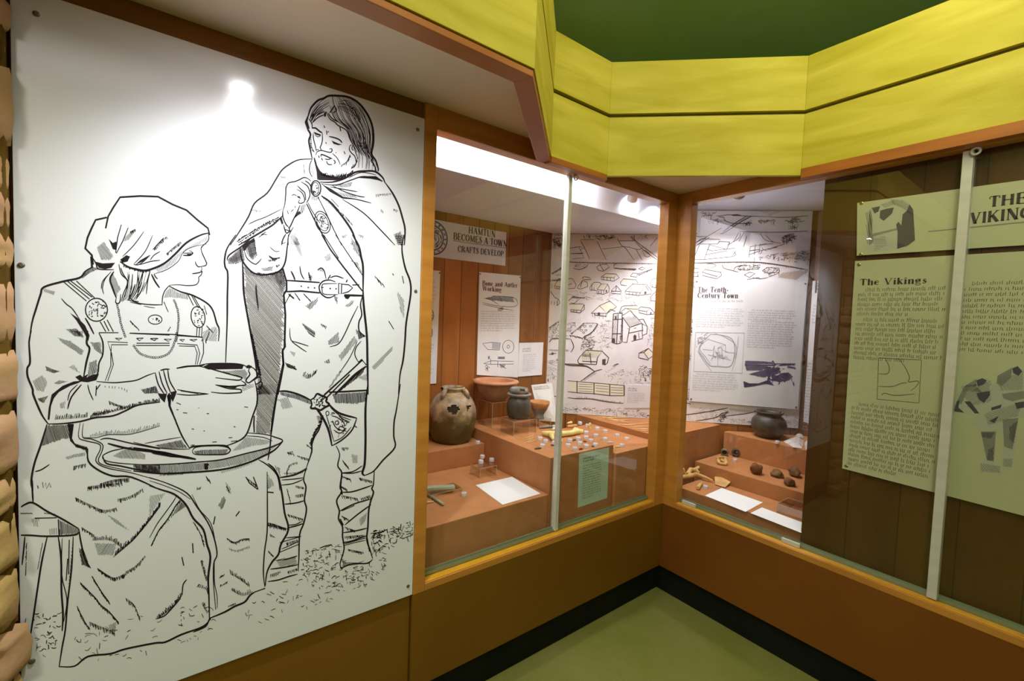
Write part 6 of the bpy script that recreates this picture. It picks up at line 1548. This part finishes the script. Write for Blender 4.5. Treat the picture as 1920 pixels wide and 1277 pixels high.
# ---------------------------------------------------------------- THE VIKINGS
PV = MX(.0612); zv = Zt(1540,340,3.3605); zw = Zt(1730,320,6.384)
fV = frame3((.0612,0,0), (0,-1,0), (0,0,-1))       # x = -y world, y = -z
mb = MB(); A = PV(*zw(800,435)); B = PV(*zw(835,640))
yT = -PV(*zw(785,430)).y; zT_ = -PV(*zw(830,433)).z; 
hT = (PV(*zw(830,312))-PV(*zw(830,433))).length
text(mb, 'THE', yT, zT_, hT, fV, PV(*zw(785,430)).y-PV(*zw(1260,395)).y, .22, .08)
A = PV(*zw(560,640)); hV = (PV(*zw(600,512))-PV(*zw(600,640))).length
text(mb, 'VIKINGS', -A.y, -A.z, hV, fV, (PV(*zw(560,640)).y-PV(*zw(1160,600)).y)*1.44, .22, .08)
mb.build('lettering', M['vhead'], vSign)
mb = MB(); A = PV(*zw(65,730)); mb_l = [(-A.y, -A.z), (1.6, -A.z)]; ribbon(mb, mb_l, .004, fV, 1); mb.build('underline', M['mid1'], vSign)
ZV = {'v':(1540,340,5.805),'w':(1540,340,3.3605),'x':(1560,640,3.547)}
mb = MB(); sketch(mb, '''
v f 1: 500,330 540,280 640,250 760,195 880,195 960,240 1000,300 1020,640 940,700 830,740 500,780 480,640
''', ZV, MX(.0616), DR); mb.build('stone_photo_ground', M['lite1'], vSign)
mb = MB(); sketch(mb, '''
v f 1: 530,300 560,420 550,520 570,660 520,700 505,500
v f 1: 560,570 820,510 825,530 560,600
v h 2,-30,2.4: 760,200 880,200 960,250 940,320 860,280 780,260
v h 2,80,3: 480,330 540,300 560,560 500,700
v h 1.6,0,3: 560,620 700,600 720,700 580,760
v h 2,40,2.6: 640,255 780,205 800,250 700,290
''', ZV, MX(.0614), DR); mb.build('stone_photo_shadow', M['mid1'], vSign)
mb = MB(); sketch(mb, '''
v f 1: 548,290 640,270 620,330 580,350
v f 1: 640,320 700,300 790,285 770,350 680,430 635,400
v f 1: 960,250 1000,310 1020,640 940,700 825,735 830,560 815,470 840,440 870,480 885,360 930,320
''', ZV, MX(.0611), DR); mb.build('stone_photo_dark', M['dark1'], vSign)
mb = MB(); A = PV(*zv(240,655)); hV2 = (PV(*zv(260,618))-PV(*zv(260,655))).length
text(mb, 'The Vikings', -A.y, -A.z, hV2, fV, A.y-PV(*zv(670,652)).y, .2, .08); mb.build('lettering', M['vhead'], vBody)
mb = MB()
A = PV(*zv(235,695)); lh = (PV(*zv(235,695))-PV(*zv(222,1100))).length/13.6; wv = PV(*zv(235,695)).y-PV(*zv(800,700)).y
body(mb, -A.y, -A.z, wv, 6, lh, fV, DR, .55); body(mb, -A.y, -A.z+6.2*lh, wv, 9, lh, fV, DR, .55)
A = PV(*Zt(1560,640,3.547)(135,420)); body(mb, -A.y, -A.z, wv, 14, lh, fV, DR, .55)
A = PV(1806,535); body(mb, -A.y, -A.z, .42, 13, lh, fV, DR, .45)
mb.build('running_text', M['vtext'], vBody)
mb = MB(); sketch(mb, '''
x l 1.6: 310,110 595,125 578,410 300,385 310,110
x c 1.6: 350,110 380,170 370,215 310,215;440,110 490,180 515,240 510,270 575,265 560,300 520,330;310,300 400,300 460,280 500,275;330,360 350,345 420,360 550,350
''', ZV, MX(.0611), DR); mb.build('coast_map', M['vtext'], vBody)
for dat, mt, off, nm in (('''
x f 1: 805,470 840,350 880,290 960,250 1030,245 1080,290 1110,220 1200,170 1277,190 1277,500 1240,520 1200,840 1130,830 1140,600 1090,600 1080,830 1130,880 985,870 990,810 1020,790 985,590 930,540 960,490 880,480 850,470
''','lite1',.0617,'picture_ground'),('''
x f 1: 830,400 880,300 960,250 960,300 1000,340 900,330 860,420
x f 1: 1100,230 1200,175 1190,240 1130,300 1095,280
x f 1: 1130,350 1277,330 1277,380 1200,400 1140,380
x f 1: 990,600 1090,600 1075,800 1030,790
x f 1: 1135,520 1240,510 1200,720 1145,700
x h 2,50,3: 985,810 1120,830 1120,880 990,865
x h 2,50,3: 1135,780 1200,780 1200,840 1140,835
x h 1.8,-30,2.6: 860,300 1060,260 1060,400 900,440
x h 1.8,60,2.8: 1100,240 1270,200 1270,330 1120,330
x h 1.8,20,2.8: 1010,480 1270,400 1240,500 1040,560
''','mid1',.0614,'picture_shadow'),('''
x f 1: 808,465 830,400 850,390 840,440 880,475 840,470
x f 1: 960,260 1000,245 1030,260 1010,285 970,300
x f 1: 960,345 1050,330 1050,360 1010,410 975,385
x f 1: 880,400 920,400 980,480 950,480
x f 1: 1200,180 1235,165 1265,200 1240,230 1205,210
x f 1: 1060,440 1130,420 1120,445 1060,460
x f 1: 1215,410 1277,400 1277,440 1230,450
x f 1: 1045,530 1110,495 1080,545
x h 2,80,2.2: 990,605 1080,605 1060,650 1000,640
x h 2,80,2.2: 1040,720 1075,700 1070,800 1030,790
x h 2,80,2.2: 1180,560 1235,530 1210,690 1180,650
''','dark1',.0611,'picture_dark')):
    mb = MB(); sketch(mb, dat, ZV, MX(off), DR); mb.build(nm, M[mt], vBody)
